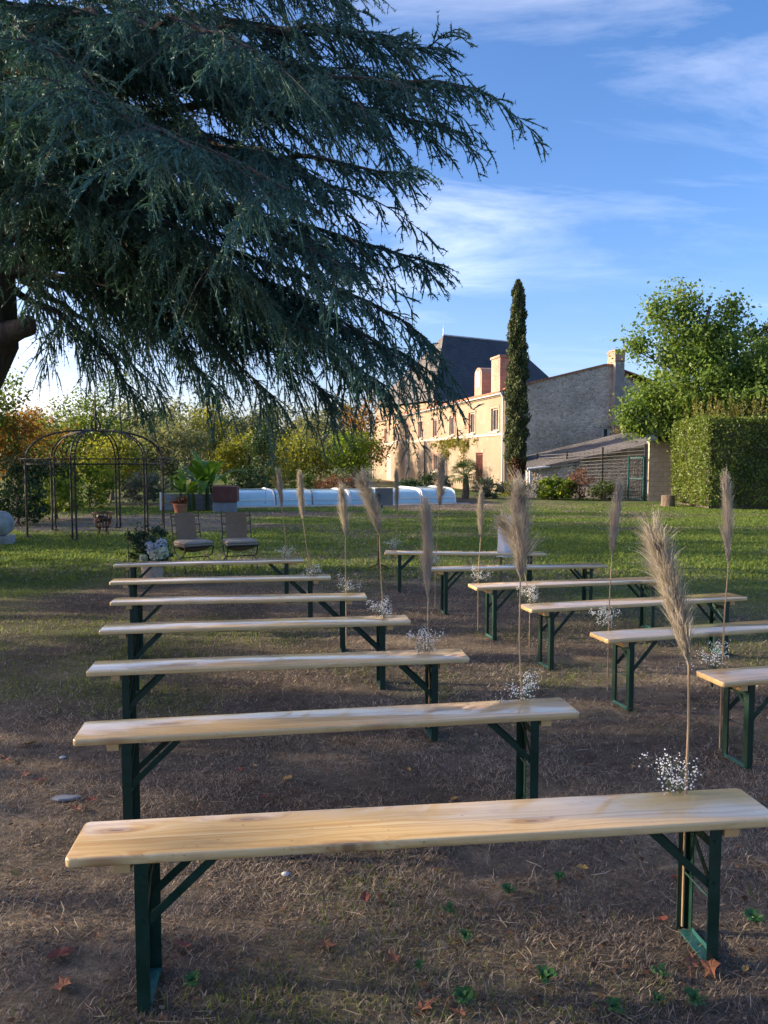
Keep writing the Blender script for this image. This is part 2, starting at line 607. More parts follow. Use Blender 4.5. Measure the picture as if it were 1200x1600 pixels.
LEAF = {
    'lime': leaf_mat('lime_leaves', (.08, .15, .035), (.19, .29, .065), .5, .45, (.32, .37, .10)),
    'dark': leaf_mat('dark_leaves', (.018, .045, .016), (.045, .085, .025), .3, .5),
    'hedge': leaf_mat('hornbeam_leaves', (.095, .145, .032), (.19, .25, .055), .4, .45, (.27, .30, .07)),
    'shoot': leaf_mat('hedge_shoots', (.10, .12, .025), (.22, .21, .05), .45, .5, (.30, .22, .07)),
    'cypress': leaf_mat('cypress_scales', (.03, .06, .022), (.085, .105, .038), .1, .7, (.16, .125, .06)),
    'deadcyp': leaf_mat('dead_cypress', (.13, .06, .03), (.22, .11, .06), .2, .8),
    'orange': leaf_mat('copper_leaves', (.20, .10, .03), (.36, .19, .05), .6, .6, (.36, .22, .06)),
    'yellow': leaf_mat('yellow_green_leaves', (.12, .15, .025), (.26, .28, .05), .6, .5, (.36, .30, .06)),
    'green': leaf_mat('mid_green_leaves', (.06, .11, .025), (.14, .20, .045), .6, .5, (.20, .22, .05)),
    'wood': leaf_mat('woodland_leaves', (.11, .13, .085), (.22, .25, .14), .5, .6, (.33, .30, .15)),  # greens lightened and greyed to stand in for haze over the woods
    'bright': leaf_mat('bright_shrub_leaves', (.10, .17, .025), (.20, .29, .045), .65, .5, (.30, .32, .06)),
    'grey': leaf_mat('grey_green_leaves', (.08, .10, .075), (.17, .19, .14), .3, .7),
    'red': leaf_mat('russet_leaves', (.10, .045, .025), (.20, .09, .05), .35, .6),
    'banana': leaf_mat('banana_leaves', (.045, .12, .02), (.09, .19, .03), .4, .4),
    'palm': leaf_mat('palm_leaves', (.035, .08, .02), (.08, .13, .03), .3, .5),
    'vine': leaf_mat('vine_leaves', (.12, .14, .03), (.25, .23, .05), .4, .6),
    'bouquet': leaf_mat('bouquet_leaves', (.02, .05, .03), (.06, .10, .06), .3, .5, (.14, .18, .14)),
}


# ------------------------------------------------------------------ noise
class VN:
    def __init__(s, seed):
        s.t = np.random.default_rng(seed).random((256, 256))

    def __call__(s, x, y):
        xi, yi = np.floor(x).astype(int), np.floor(y).astype(int)
        fx, fy = x - xi, y - yi
        fx, fy = fx * fx * (3 - 2 * fx), fy * fy * (3 - 2 * fy)
        t = s.t
        a, b = t[xi % 256, yi % 256], t[(xi + 1) % 256, yi % 256]
        c, d = t[xi % 256, (yi + 1) % 256], t[(xi + 1) % 256, (yi + 1) % 256]
        return (a * (1 - fx) + b * fx) * (1 - fy) + (c * (1 - fx) + d * fx) * fy

    def fbm(s, x, y, oct=4):
        v, amp, tot = 0, 1.0, 0
        for i in range(oct):
            v = v + s(x * 2 ** i + 13.7 * i, y * 2 ** i + 5.1 * i) * amp
            tot += amp
            amp *= .55
        return v / tot


VA, VB, VC = VN(1), VN(2), VN(3)


def sstep(a, b, x):
    t = np.clip((x - a) / (b - a), 0, 1)
    return t * t * (3 - 2 * t)


def greenness(x, y):
    """how much living grass grows at a spot: bare near the seats and the aisle, greener lawn beyond"""
    base = .02 + .80 * sstep(10.0, 15.0, y + .25 * np.abs(x))
    base = base + .38 * sstep(6.0, 8.0, y) * sstep(1.2, 3.0, x - (y - 8) * .1)      # under the right-hand benches
    base = base + .42 * sstep(7.5, 10.5, y) * sstep(2.6, 5.0, -x)                   # left of the rows
    n = VA.fbm(x * .35, y * .5, 4)
    n2 = VB.fbm(x * 1.3, y * 1.3, 4)
    g = base + (n - .5) * 1.1 + (n2 - .5) * .7
    dry = sstep(.46, .6, VC.fbm(x * .16 + 3.3, y * .42 + 1.7, 3)) * sstep(12, 16, y)
    g = g - dry * .75
    return np.clip(g, 0, 1)


def height(x, y):
    h = (VA.fbm(x * .9, y * .9, 3) - .5) * .035
    return h * sstep(0, 1, 40 - np.hypot(x, y - 10))


# ------------------------------------------------------------------ ground
def axis(dense, lo, hi, far_lo, far_hi):
    a = list(np.arange(lo, hi, dense))
    s, x = dense, lo
    left = []
    while x > far_lo:
        s *= 1.25
        x -= s
        left.append(x)
    s, x = dense, a[-1]
    right = []
    while x < far_hi:
        s *= 1.25
        x += s
        right.append(x)
    return np.array(left[::-1] + a + right)


xs = axis(.15, -9, 13, -900, 900)
ys = axis(.15, 1.0, 30, -200, 1500)
GX, GY = np.meshgrid(xs, ys, indexing='ij')
gx, gy = GX.ravel(), GY.ravel()
GZ = height(gx, gy)
nx, ny = len(xs), len(ys)
ii, jj = np.meshgrid(np.arange(nx - 1), np.arange(ny - 1), indexing='ij')
q = (ii * ny + jj).ravel()
F = np.stack([q, q + ny, q + ny + 1, q + 1], 1)
gr = greenness(gx, gy)[:, None]
mott = VB.fbm(gx * 2.3, gy * 2.3, 4)[:, None]
soil = np.array([.15, .118, .085]) * (.7 + .7 * mott)
straw = np.array([.36, .275, .18])
thatch = VC.fbm(gx * 1.1, gy * 1.1, 4)[:, None]
brown = soil + (straw - soil) * sstep(.4, .72, thatch) * .75
green = np.array([.10, .16, .035]) * (.7 + .6 * mott)
gcol = brown * (1 - gr) + green * gr
path = (sstep(17.5, 19, gy) * (1 - sstep(23.5, 25, gy)) * sstep(3.2, 4.4, -gx))[:, None]
gcol = gcol * (1 - path) + np.array([.20, .165, .135]) * (.8 + .4 * mott) * path
ground = np_mesh('ground', np.stack([gx, gy, GZ], 1), F, M['ground'], col=gcol, smooth=True)
tag(ground, kind='structure')


def blades(n, ylo, yhi, lmin, lmax, wmin, wmax, seed, margin=.08, power=1.0, single=False):
    r = np.random.default_rng(seed)
    y = ylo + (yhi - ylo) * r.random(n) ** power
    half = .5 * y + .25
    x = (r.random(n) * 2 - 1) * (half * (1 + margin))
    g = greenness(x, y)
    pth = sstep(17.5, 19, y) * (1 - sstep(23.5, 25, y)) * sstep(3.2, 4.4, -x)
    clump = VC.fbm(x * 5, y * 5, 3)
    keep = r.random(n) < (.25 + 1.3 * sstep(.35, .6, clump)) * (1 - .9 * pth)
    x, y, g, clump = x[keep], y[keep], g[keep], clump[keep]
    n = len(x)
    isg = r.random(n) < g
    L = lmin + (lmax - lmin) * r.random(n) ** 1.6
    L = np.where(isg, L * .9, L)
    w = wmin + (wmax - wmin) * r.random(n)
    az = r.random(n) * 2 * np.pi
    tilt = np.where(isg, r.uniform(.1, .85, n), r.uniform(.75, 1.5, n))
    dx, dy = np.cos(az), np.sin(az)
    sx, sy = -dy, dx
    z0 = height(x, y) - .002
    h1, h2 = L * .5, L
    t2 = np.minimum(tilt + r.uniform(.1, .5, n), 1.62)
    p1 = np.stack([x + dx * h1 * np.sin(tilt), y + dy * h1 * np.sin(tilt), z0 + h1 * np.cos(tilt) + .004], 1)
    kink = r.normal(0, .35, n)
    ax2, ay2 = np.cos(az + kink), np.sin(az + kink)
    p2 = p1 + np.stack([ax2 * h1 * np.sin(t2), ay2 * h1 * np.sin(t2), h1 * np.cos(t2)], 1)
    p2[:, 2] = np.maximum(p2[:, 2], z0 + .004)
    S = np.stack([sx, sy, np.zeros(n)], 1) * (w / 2)[:, None]
    p0 = np.stack([x, y, z0], 1)
    if single:
        V = np.stack([p0 - S, p0 + S, p2], 1).reshape(-1, 3)
        F3 = np.arange(n * 3).reshape(-1, 3)
        nv = 3
    else:
        nv = 5
        V = np.stack([p0 - S, p0 + S, p1 + S * .9, p1 - S * .9, p2], 1).reshape(-1, 3)
        b = np.arange(n) * 5
        F3 = np.concatenate([np.stack([b, b + 1, b + 2], 1), np.stack([b, b + 2, b + 3], 1), np.stack([b + 3, b + 2, b + 4], 1)])
    t = r.random((n, 1))
    dry = np.array([.50, .41, .31]) * (.45 + .9 * t) + np.array([.02, .0, .0]) * r.random((n, 1))
    old = np.array([.23, .19, .155]) * (.6 + .8 * t)
    dry = np.where(r.random((n, 1)) < .25 + .6 * sstep(.35, .62, VA.fbm(x * 1.6, y * 1.6, 3))[:, None], old, dry)
    gre = np.array([.165, .235, .05]) * (.55 + .8 * t) + np.array([.06, .035, 0]) * r.random((n, 1)) ** 2
    c = np.where(isg[:, None], gre, dry)
    return V, F3, np.repeat(c, nv, 0)


parts = [blades(215000, 1.35, 5.0, .010, .050, .0016, .0040, 1, power=1.1),
         blades(170000, 5.0, 11.0, .02, .06, .005, .010, 2, power=1.0, single=True),
         blades(230000, 11.0, 30.0, .03, .075, .016, .036, 3, power=1.0, single=True)]
def litter(n, ylo, yhi, seed):
    r = np.random.default_rng(seed)
    y = ylo + (yhi - ylo) * r.random(n) ** 1.2
    x = (r.random(n) * 2 - 1) * (.53 * y + .25)
    keep = r.random(n) < .2 + 1.6 * sstep(.42, .66, VB.fbm(x * 2.1 + 7, y * 2.1, 3))
    x, y = x[keep], y[keep]
    n = len(x)
    straw_ = r.random(n) < .45
    L = np.where(straw_, r.uniform(.04, .13, n), r.uniform(.008, .026, n))
    w = np.where(straw_, r.uniform(.0015, .003, n), L * r.uniform(.4, .8, n))
    az = r.random(n) * 6.283
    d = np.stack([np.cos(az), np.sin(az), r.normal(0, .12, n)], 1) * (L / 2)[:, None]
    s_ = np.stack([-np.sin(az), np.cos(az), r.normal(0, .35, n)], 1) * (w / 2)[:, None]
    c = np.stack([x, y, height(x, y) + np.where(straw_, .016, .011) + np.abs(r.normal(0, .005, n))], 1)
    bend = np.stack([-np.sin(az), np.cos(az), np.zeros(n)], 1) * (L * r.normal(0, .07, n))[:, None]
    V = np.stack([c - d - s_ * .6, c - d + s_ * .6, c + bend + s_, c + d, c + bend - s_], 1).reshape(-1, 3)
    b = np.arange(n) * 5
    F3 = np.concatenate([np.stack([b, b + 2, b + 1], 1), np.stack([b, b + 4, b + 2], 1), np.stack([b + 4, b + 3, b + 2], 1)])
    t = r.random((n, 1))
    cs = np.where(straw_[:, None], np.array([.55, .46, .34]) * (.6 + .6 * t), np.array([[.16, .09, .05]]) * (.5 + 1.4 * t))
    cs = np.where((~straw_)[:, None] & (r.random((n, 1)) < .25), np.array([.36, .29, .2]) * (.7 + .5 * t), cs)
    return V, F3, np.repeat(cs, 5, 0)


parts.append(litter(15000, 1.4, 9.0, 44))
off = 0
Vs, Fs, Cs = [], [], []
for V, Fm, c in parts:
    Vs.append(V)
    Fs.append(Fm + off)
    Cs.append(c)
    off += len(V)
grass = np_mesh('grass', np.concatenate(Vs), np.concatenate(Fs), M['blade'], col=np.concatenate(Cs))
tag(grass, 'dry matted straw and short grass covering the lawn', 'grass', kind='stuff')

# ------------------------------------------------------------------ foliage helpers


def unit(v):
    return v / np.maximum(np.linalg.norm(v, axis=-1, keepdims=True), 1e-9)


def leaf_quads(C, size, r, up=.35, aspect=.62, direction=None):
    """one folded rhombus per centre"""
    n = len(C)
    d = r.normal(size=(n, 3))
    if direction is not None:
        d = d * .55 + direction
    d = unit(d)
    nn = r.normal(size=(n, 3)) + np.array([0, 0, up])
    s = unit(np.cross(d, nn))
    L = (size * r.uniform(.45, 1.45, n))[:, None]
    a, b = C - d * L * .5, C + d * L * .5
    m = C + np.cross(s, d) * L * .06
    V = np.stack([a, m + s * L * aspect * .5, b, m - s * L * aspect * .5], 1).reshape(-1, 3)
    return V, np.arange(n * 4).reshape(-1, 4)


def clumps(ells, r, per, spread, shell=.55):
    """leaf centres gathered in clumps inside ellipsoids (cx,cy,cz,rx,ry,rz,n)"""
    out, cen = [], []
    for cx_, cy_, cz_, rx, ry, rz_, n in ells:
        u = unit(r.normal(size=(n, 3)))
        rad = (shell + (1 - shell) * r.random(n)) ** .8
        wob = 1 + .22 * np.sin(u[:, 0] * 5 + cx_ * 3) * np.cos(u[:, 2] * 6 + cy_)
        c = u * (rad * wob)[:, None] * np.array([rx, ry, rz_]) + np.array([cx_, cy_, cz_])
        cen.append(c)
        k = r.integers(int(per * .5), int(per * 1.5), n)
        cc = np.repeat(c, k, 0)
        sp = np.repeat(r.uniform(.6, 1.4, n), k)[:, None] * spread
        out.append(cc + r.normal(size=cc.shape) * sp * np.array([1, 1, .75]))
    return np.concatenate(out), np.concatenate(cen)


def leaf_tree(name, label, cat, x, y, ells, leaf, size, seed, per=40, spread=.25, trunk_r=.15, bark='bark', group=None, shell=.5, limbs=14, stem='trunk', foliage='crown', lean=(0, 0)):
    r = np.random.default_rng(seed)
    t = empty(name, (x, y, 0), 0, label, cat, group)
    C, cen = clumps(ells, r, per, spread, shell)
    C = C[C[:, 2] > .03]
    V, Fq = leaf_quads(C, size, r)
    np_mesh(foliage, V, Fq, LEAF[leaf], t)
    mb = MB()
    top = max(e[2] for e in ells)
    ax = [Vector((lean[0] * k / 6, lean[1] * k / 6, top * k / 6)) + Vector((r.normal(0, .02 * top), r.normal(0, .02 * top), 0)) * (k > 0) for k in range(7)]
    mb.tube(ax, [trunk_r * (1.25 if k == 0 else 1 - .11 * k) for k in range(7)], 8)
    for c in cen[r.permutation(len(cen))[:limbs]]:
        c = Vector(c)
        k = int(np.clip(c.z / max(top, .1) * 6 * r.uniform(.45, .75), 0, 5))
        a = ax[k]
        mid = (a + c) / 2 + Vector((r.normal(0, .1), r.normal(0, .1), .12 * (c - a).length))
        mb.tube([a, a * .5 + mid * .5, mid, (mid + c) / 2, c], [trunk_r * .4, trunk_r * .3, trunk_r * .22, trunk_r * .14, trunk_r * .05], 5)
    mb.build(stem, M[bark], t, smooth=True)
    return t


# ------------------------------------------------------------------ the big cedar
def make_cedar():
    r = np.random.default_rng(21)
    TX, TY = -5.75, 11.0
    t = empty('cedar_tree', (0, 0, 0), 0, 'huge blue-green cedar with drooping boughs overhanging from the left', 'tree')
    axis_pts = [Vector(p) for p in ((-7.25, 11.1, -.1), (-6.85, 11.1, 1.0), (-6.3, 11.0, 2.2), (-5.86, 11.0, 2.85), (-5.58, 11.0, 3.4), (-5.58, 11.0, 4.4), (-5.6, 11.0, 6.5), (-5.7, 11.0, 9), (-5.7, 11, 12), (-5.6, 11, 15.5), (-5.5, 11, 19))]
    MB().tube(axis_pts, [.62, .46, .40, .39, .39, .37, .35, .32, .26, .17, .05], 14).build('trunk', M['barkc'], t, smooth=True)
    st = W(54, 508, 10.75)
    MB().tube([(-5.7, 10.95, 3.2), (-5.35, 10.85, st.z - .12), (st.x - .2, 10.75, st.z - .05), (st.x - .08, 10.7, st.z - .01), st], [.26, .20, .135, .15, .12], 10).build('sawn_stub', M['barkc'], t, smooth=True)

    def trunk_at(z):
        for a, b in zip(axis_pts, axis_pts[1:]):
            if a.z <= z <= b.z:
                return a.lerp(b, (z - a.z) / (b.z - a.z))
        return axis_pts[-1].copy()

    # (tip px, tip py, depth, start height, arch, hang, density, secondary length)
    L = [(750, 140, 8.6, 6.4, .9, .55, 1.0, 1.5), (705, 200, 9.4, 6.0, .7, .6, .8, 1.4), (690, 75, 8.8, 6.9, .9, .6, 1.1, 1.5),
         (630, 70, 9.8, 7.2, .5, .6, .9, 1.3), (540, 0, 12.0, 9.6, .6, .6, .8, 1.5), (640, 270, 8.2, 5.6, .7, .7, .55, 1.1),
         (680, 412, 8.6, 5.0, .9, .75, .7, 1.2), (668, 530, 9.4, 4.8, 1.2, .8, 1.2, 1.1), (678, 585, 9.8, 4.6, 1.1, .8, 1.4, 1.1),
         (618, 612, 10.4, 4.6, 1.2, 1.0, 1.5, 1.2), (648, 575, 9.0, 4.8, 1.2, .9, 1.2, 1.1), (520, 628, 11.0, 4.5, 1.2, 1.1, 1.2, 1.3), (430, 630, 10.0, 4.4, 1.1, 1.15, .7, 1.2),
         (340, 612, 12.2, 4.4, .9, 1.2, .5, 1.2), (255, 628, 13.0, 4.4, .8, 1.2, .4, 1.0), (215, 612, 11.6, 4.2, .5, 1.1, .35, .9),
         (300, 230, 5.6, 6.0, .8, .7, 1.1, 1.5), (455, 300, 6.4, 6.0, .8, .75, 1.2, 1.5), (150, 160, 5.8, 6.2, .6, .7, 1.1, 1.4),
         (540, 420, 7.2, 5.6, .9, .8, 1.0, 1.3), (90, 290, 7.2, 5.6, .4, .7, 1.0, 1.2), (360, 410, 7.6, 5.4, .7, .85, 1.0, 1.4),
         (210, 335, 8.2, 5.2, .5, .8, 1.0, 1.4), (570, 170, 7.6, 7.0, .8, .7, 1.1, 1.5), (400, 80, 6.2, 7.4, .6, .7, 1.1, 1.5),
         (60, 70, 6.6, 7.2, .4, .7, 1.0, 1.4), (490, 520, 8.6, 5.0, 1.0, .95, .65, 1.3), (540, 520, 9.2, 5.0, 1.0, .9, .9, 1.2),
         (470, 150, 14.5, 8.6, .6, .7, 1.0, 1.6), (350, 110, 15.5, 8.0, .5, .7, 1.0, 1.7), (470, 320, 14.5, 6.6, .8, .8, .8, 1.5),
         (230, 230, 15.0, 7.0, .5, .8, 1.0, 1.6), (110, 110, 14.0, 8.0, .3, .8, 1.0, 1.6), (520, -10, 9.0, 9.2, .4, .7, 1.0, 1.5),
         (570, 200, 12.5, 7.0, .7, .8, .8, 1.4), (250, -10, 7.5, 8.6, .4, .7, 1.0, 1.5), (430, -40, 8.5, 9.6, .4, .7, 1.0, 1.5),
         (600, 130, 10.6, 7.4, .7, .7, .9, 1.4), (380, 230, 9.4, 6.4, .5, .8, 1.1, 1.5), (130, 240, 9.0, 6.0, .3, .8, 1.1, 1.3),
         (300, 470, 9.6, 4.8, .8, 1.0, .5, 1.1), (400, 520, 11.0, 4.8, .9, 1.1, .5, 1.2), (-20, 200, 8.0, 6.4, .3, .8, .9, 1.2),
         (20, 20, 10, 8.2, .3, .8, 1.0, 1.4), (170, 380, 9.8, 5.2, .3, .85, .6, 1.2),
         (655, 140, 8.2, 6.8, .8, .6, .9, 1.3), (560, 300, 8.0, 6.2, .8, .75, 1.1, 1.4), (560, 420, 8.2, 5.4, .9, .8, .7, 1.1)]
    limbs = []
    for px, py, d, z0, arch, hang, dens, sl in L:
        if py > 614:
            py -= 6
        limbs.append((trunk_at(z0), W(px, py, d), arch, hang, dens, sl, 1.0))
    # boughs outside the picture: the far, left and upper side of the crown
    for k in range(34):
        a = r.uniform(0, 2 * math.pi)
        z0 = r.uniform(5.0, 17.0)
        ln = np.interp(z0, [5, 9, 17], [7.0, 6.4, 2.2]) * r.uniform(.8, 1.1)
        tip = trunk_at(z0) + Vector((math.cos(a) * ln, math.sin(a) * ln, -.12 * ln + .2))
        inview = tip.y > 1 and abs(tip.x) / tip.y < .62 and (tip.z - 1.7) / max(tip.y, .1) < .62
        if inview:
            continue
        if tip.y < 4.6 or tip.x > -.5:
            continue
        limbs.append((trunk_at(z0), tip, .5, .9, .45, 1.7, 2.6))
    wood = MB()
    tw0, twd, twl, twsz, twg = [], [], [], [], []     # twig starts, dirs, lengths, tuft scale, droop
    Z = Vector((0, 0, 1))
    for P0, P2, arch, hang, dens, sl, lod in limbs:
        P1 = P0.lerp(P2, .52) + Vector((r.normal(0, .2), r.normal(0, .2), .2 + arch * .75))
        n = 15
        pts = []
        for k in range(n):
            u = k / (n - 1)
            p = P0 * (1 - u) ** 2 + P1 * 2 * u * (1 - u) + P2 * u * u
            pts.append(p + Vector((r.normal(0, .05), r.normal(0, .05), r.normal(0, .035))) * (0 < k < n - 1))
        length = sum((b - a).length for a, b in zip(pts, pts[1:]))
        wood.tube(pts, [max(.011, (.045 + .005 * length) * (1 - (k / (n - 1))) ** .9 + .006) for k in range(n)], 6)
        ns = int(length * 3.7 * dens / (1.0 if lod == 1 else 1.6)) + 3
        secs = []
        for i in range(ns):
            u = .16 + .84 * (i + r.random()) / ns
            f = u * (n - 1)
            k = min(int(f), n - 2)
            base = pts[k].lerp(pts[k + 1], f - k)
            T = (pts[k + 1] - pts[k]).normalized()
            side = 1 if i % 2 else -1
            Hn = T.cross(Z).normalized() * side
            d = (T * r.uniform(.35, .95) + Hn * r.uniform(.45, 1.0) + Z * r.uniform(-.22, .16)).normalized()
            ln = sl * (1.2 - .72 * u) * r.uniform(.6, 1.25)
            secs.append((base, d, ln, r.uniform(.18, .5) * (.5 + .6 * hang)))
        # the bough's own outer end carries twigs too
        for k in range(3, n - 1):
          for _ in range(2):
            secs.append((pts[k], (pts[k + 1] - pts[k]).normalized(), (pts[k + 1] - pts[k]).length, .02))
        for base, d, ln, dr in secs:
            m = 6
            sp = [base + d * ln * (k / m) - Z * dr * ln * (k / m) ** 2 for k in range(m + 1)]
            wood.tube(sp, [.011 - .0012 * k for k in range(m + 1)], 3, cap=False)
            step = .060 if lod == 1 else .17
            nt = int(ln / step * (.12 if r.random() < .2 else r.uniform(.75, 1.3)))
            if nt < 1:
                continue
            ss = (np.arange(nt) + r.random(nt)) / nt
            b_ = np.array(base)
            dd = np.array(d)
            zz_ = np.array([0, 0, 1.0])
            p = b_ + dd * ln * ss[:, None] - zz_ * (dr * ln * ss ** 2)[:, None]
            tan = unit(dd - zz_ * (2 * dr * ss)[:, None])
            perp = unit(np.cross(tan, zz_))
            sd = np.where(np.arange(nt) % 2, 1.0, -1.0)[:, None]
            q_ = tan * r.uniform(.4, 1.1, (nt, 1)) + perp * sd * r.uniform(.05, .75, (nt, 1)) + zz_ * (r.uniform(-.95, .38, (nt, 1)) * hang - .04)
            tw0.append(p)
            twd.append(unit(q_))
            twl.append((.14 + .42 * r.random(nt) ** 1.4) * (.55 + .6 * hang) * (1.1 - .3 * ss))
            twsz.append(np.full(nt, lod))
            twg.append(np.full(nt, .1 + .45 * hang * hang) * r.uniform(.3, 1.5, nt))
            # the tip of the secondary itself
            tw0.append(np.array(sp[-1])[None])
            twd.append(tan[-1:])
            twl.append(np.array([.3]))
            twsz.append(np.array([lod]))
            twg.append(np.array([.3]))
    wood.build('branches', M['barkc'], t, smooth=True)
    P = np.concatenate(tw0)
    D = np.concatenate(twd)
    Ln = np.concatenate(twl)
    SZ = np.concatenate(twsz)
    G = np.concatenate(twg)
    # side twiglets
    k = 2
    idx = np.repeat(np.arange(len(P))[SZ == 1], k)
    s = r.uniform(.15, .85, len(idx))
    pp = P[idx] + D[idx] * (Ln[idx] * s)[:, None]
    pp[:, 2] -= G[idx] * Ln[idx] * s ** 2
    dd = unit(D[idx] + r.normal(0, .55, (len(idx), 3)))
    P = np.concatenate([P, pp])
    D = np.concatenate([D, dd])
    Ln = np.concatenate([Ln, Ln[idx] * r.uniform(.22, .5, len(idx))])
    SZ = np.concatenate([SZ, SZ[idx]])
    G = np.concatenate([G, G[idx]])

    def pos(i, s):
        q_ = P[i] + D[i] * (Ln[i] * s)[:, None]
        q_[:, 2] -= G[i] * Ln[i] * s ** 2
        return q_

    # thin twig ribbons
    i = np.arange(len(P))
    one = np.ones(len(P))
    a, b, c = pos(i, one * 0), pos(i, one * .5), pos(i, one)
    s1 = unit(np.cross(D, r.normal(size=D.shape)))
    s2 = unit(np.cross(D, s1))
    TVs, TFs = [], []
    for q_, sv in enumerate((s1, s2)):
        sdv = sv * (r.uniform(.006, .0125, len(P)) * SZ)[:, None]
        TVs.append(np.stack([a - sdv * .5, a + sdv * .5, b + sdv, b - sdv, c], 1).reshape(-1, 3))
        bb = i * 5 + q_ * 5 * len(P)
        TFs += [np.stack([bb, bb + 1, bb + 2], 1), np.stack([bb, bb + 2, bb + 3], 1), np.stack([bb + 3, bb + 2, bb + 4], 1)]
    TV, TF = np.concatenate(TVs), np.concatenate(TFs)
    # needle tufts
    nt = np.maximum((Ln / (.054 * SZ)).astype(int), 1)
    ti = np.repeat(i, nt)
    first = np.repeat(np.cumsum(nt) - nt, nt)
    s = (np.arange(len(ti)) - first + r.random(len(ti))) / nt[ti]
    C = pos(ti, s)
    tan = D[ti].copy()
    tan[:, 2] -= 2 * G[ti] * s
    tan = unit(tan)
    nb = 4
    nv = []
    for q_ in range(nb):
        dirs = unit(r.normal(size=C.shape) + tan * .5)
        w_ = unit(np.cross(dirs, r.normal(size=C.shape)))
        ln_ = (r.uniform(.026, .048, len(C)) * SZ[ti] ** .8)[:, None]
        wd = ln_ * .16
        nv.append(np.stack([C - w_ * wd, C + w_ * wd, C + dirs * ln_], 1))
    NV = np.concatenate(nv).reshape(-1, 3)
    NF = np.arange(len(NV)).reshape(-1, 3) + len(TV)
    np_mesh('crown', np.concatenate([TV, NV]), np.concatenate([TF, NF]), M['needle'], t)
    print('cedar tris', len(TF) + len(NF), 'twigs', len(P))


make_cedar()

# ------------------------------------------------------------------ house
HX, HY = 6.13, 39.0                       # near corner of the long wing
ANG = math.atan2(.975, -.223)             # facade runs away to the left


def wall_openings(mb, L, z0, z1, ops, depth=.22):
    """front skin in the local x-z plane (y = 0, outside at -y), reveals going to +y"""
    xs_ = sorted({0, L, *[o[0] for o in ops], *[o[1] for o in ops]})
    zs_ = sorted({z0, z1, *[o[2] for o in ops], *[o[3] for o in ops]})
    for xa, xb in zip(xs_, xs_[1:]):
        for za, zb in zip(zs_, zs_[1:]):
            cxm, czm = (xa + xb) / 2, (za + zb) / 2
            if any(o[0] < cxm < o[1] and o[2] < czm < o[3] for o in ops):
                continue
            mb.add([(xa, 0, za), (xb, 0, za), (xb, 0, zb), (xa, 0, zb)], [(0, 1, 2, 3)])
    for xa, xb, za, zb in ops:
        d = depth
        mb.add([(xa, 0, za), (xb, 0, za), (xb, 0, zb), (xa, 0, zb), (xa, d, za), (xb, d, za), (xb, d, zb), (xa, d, zb)],
               [(0, 4, 5, 1), (1, 5, 6, 2), (2, 6, 7, 3), (3, 7, 4, 0)])


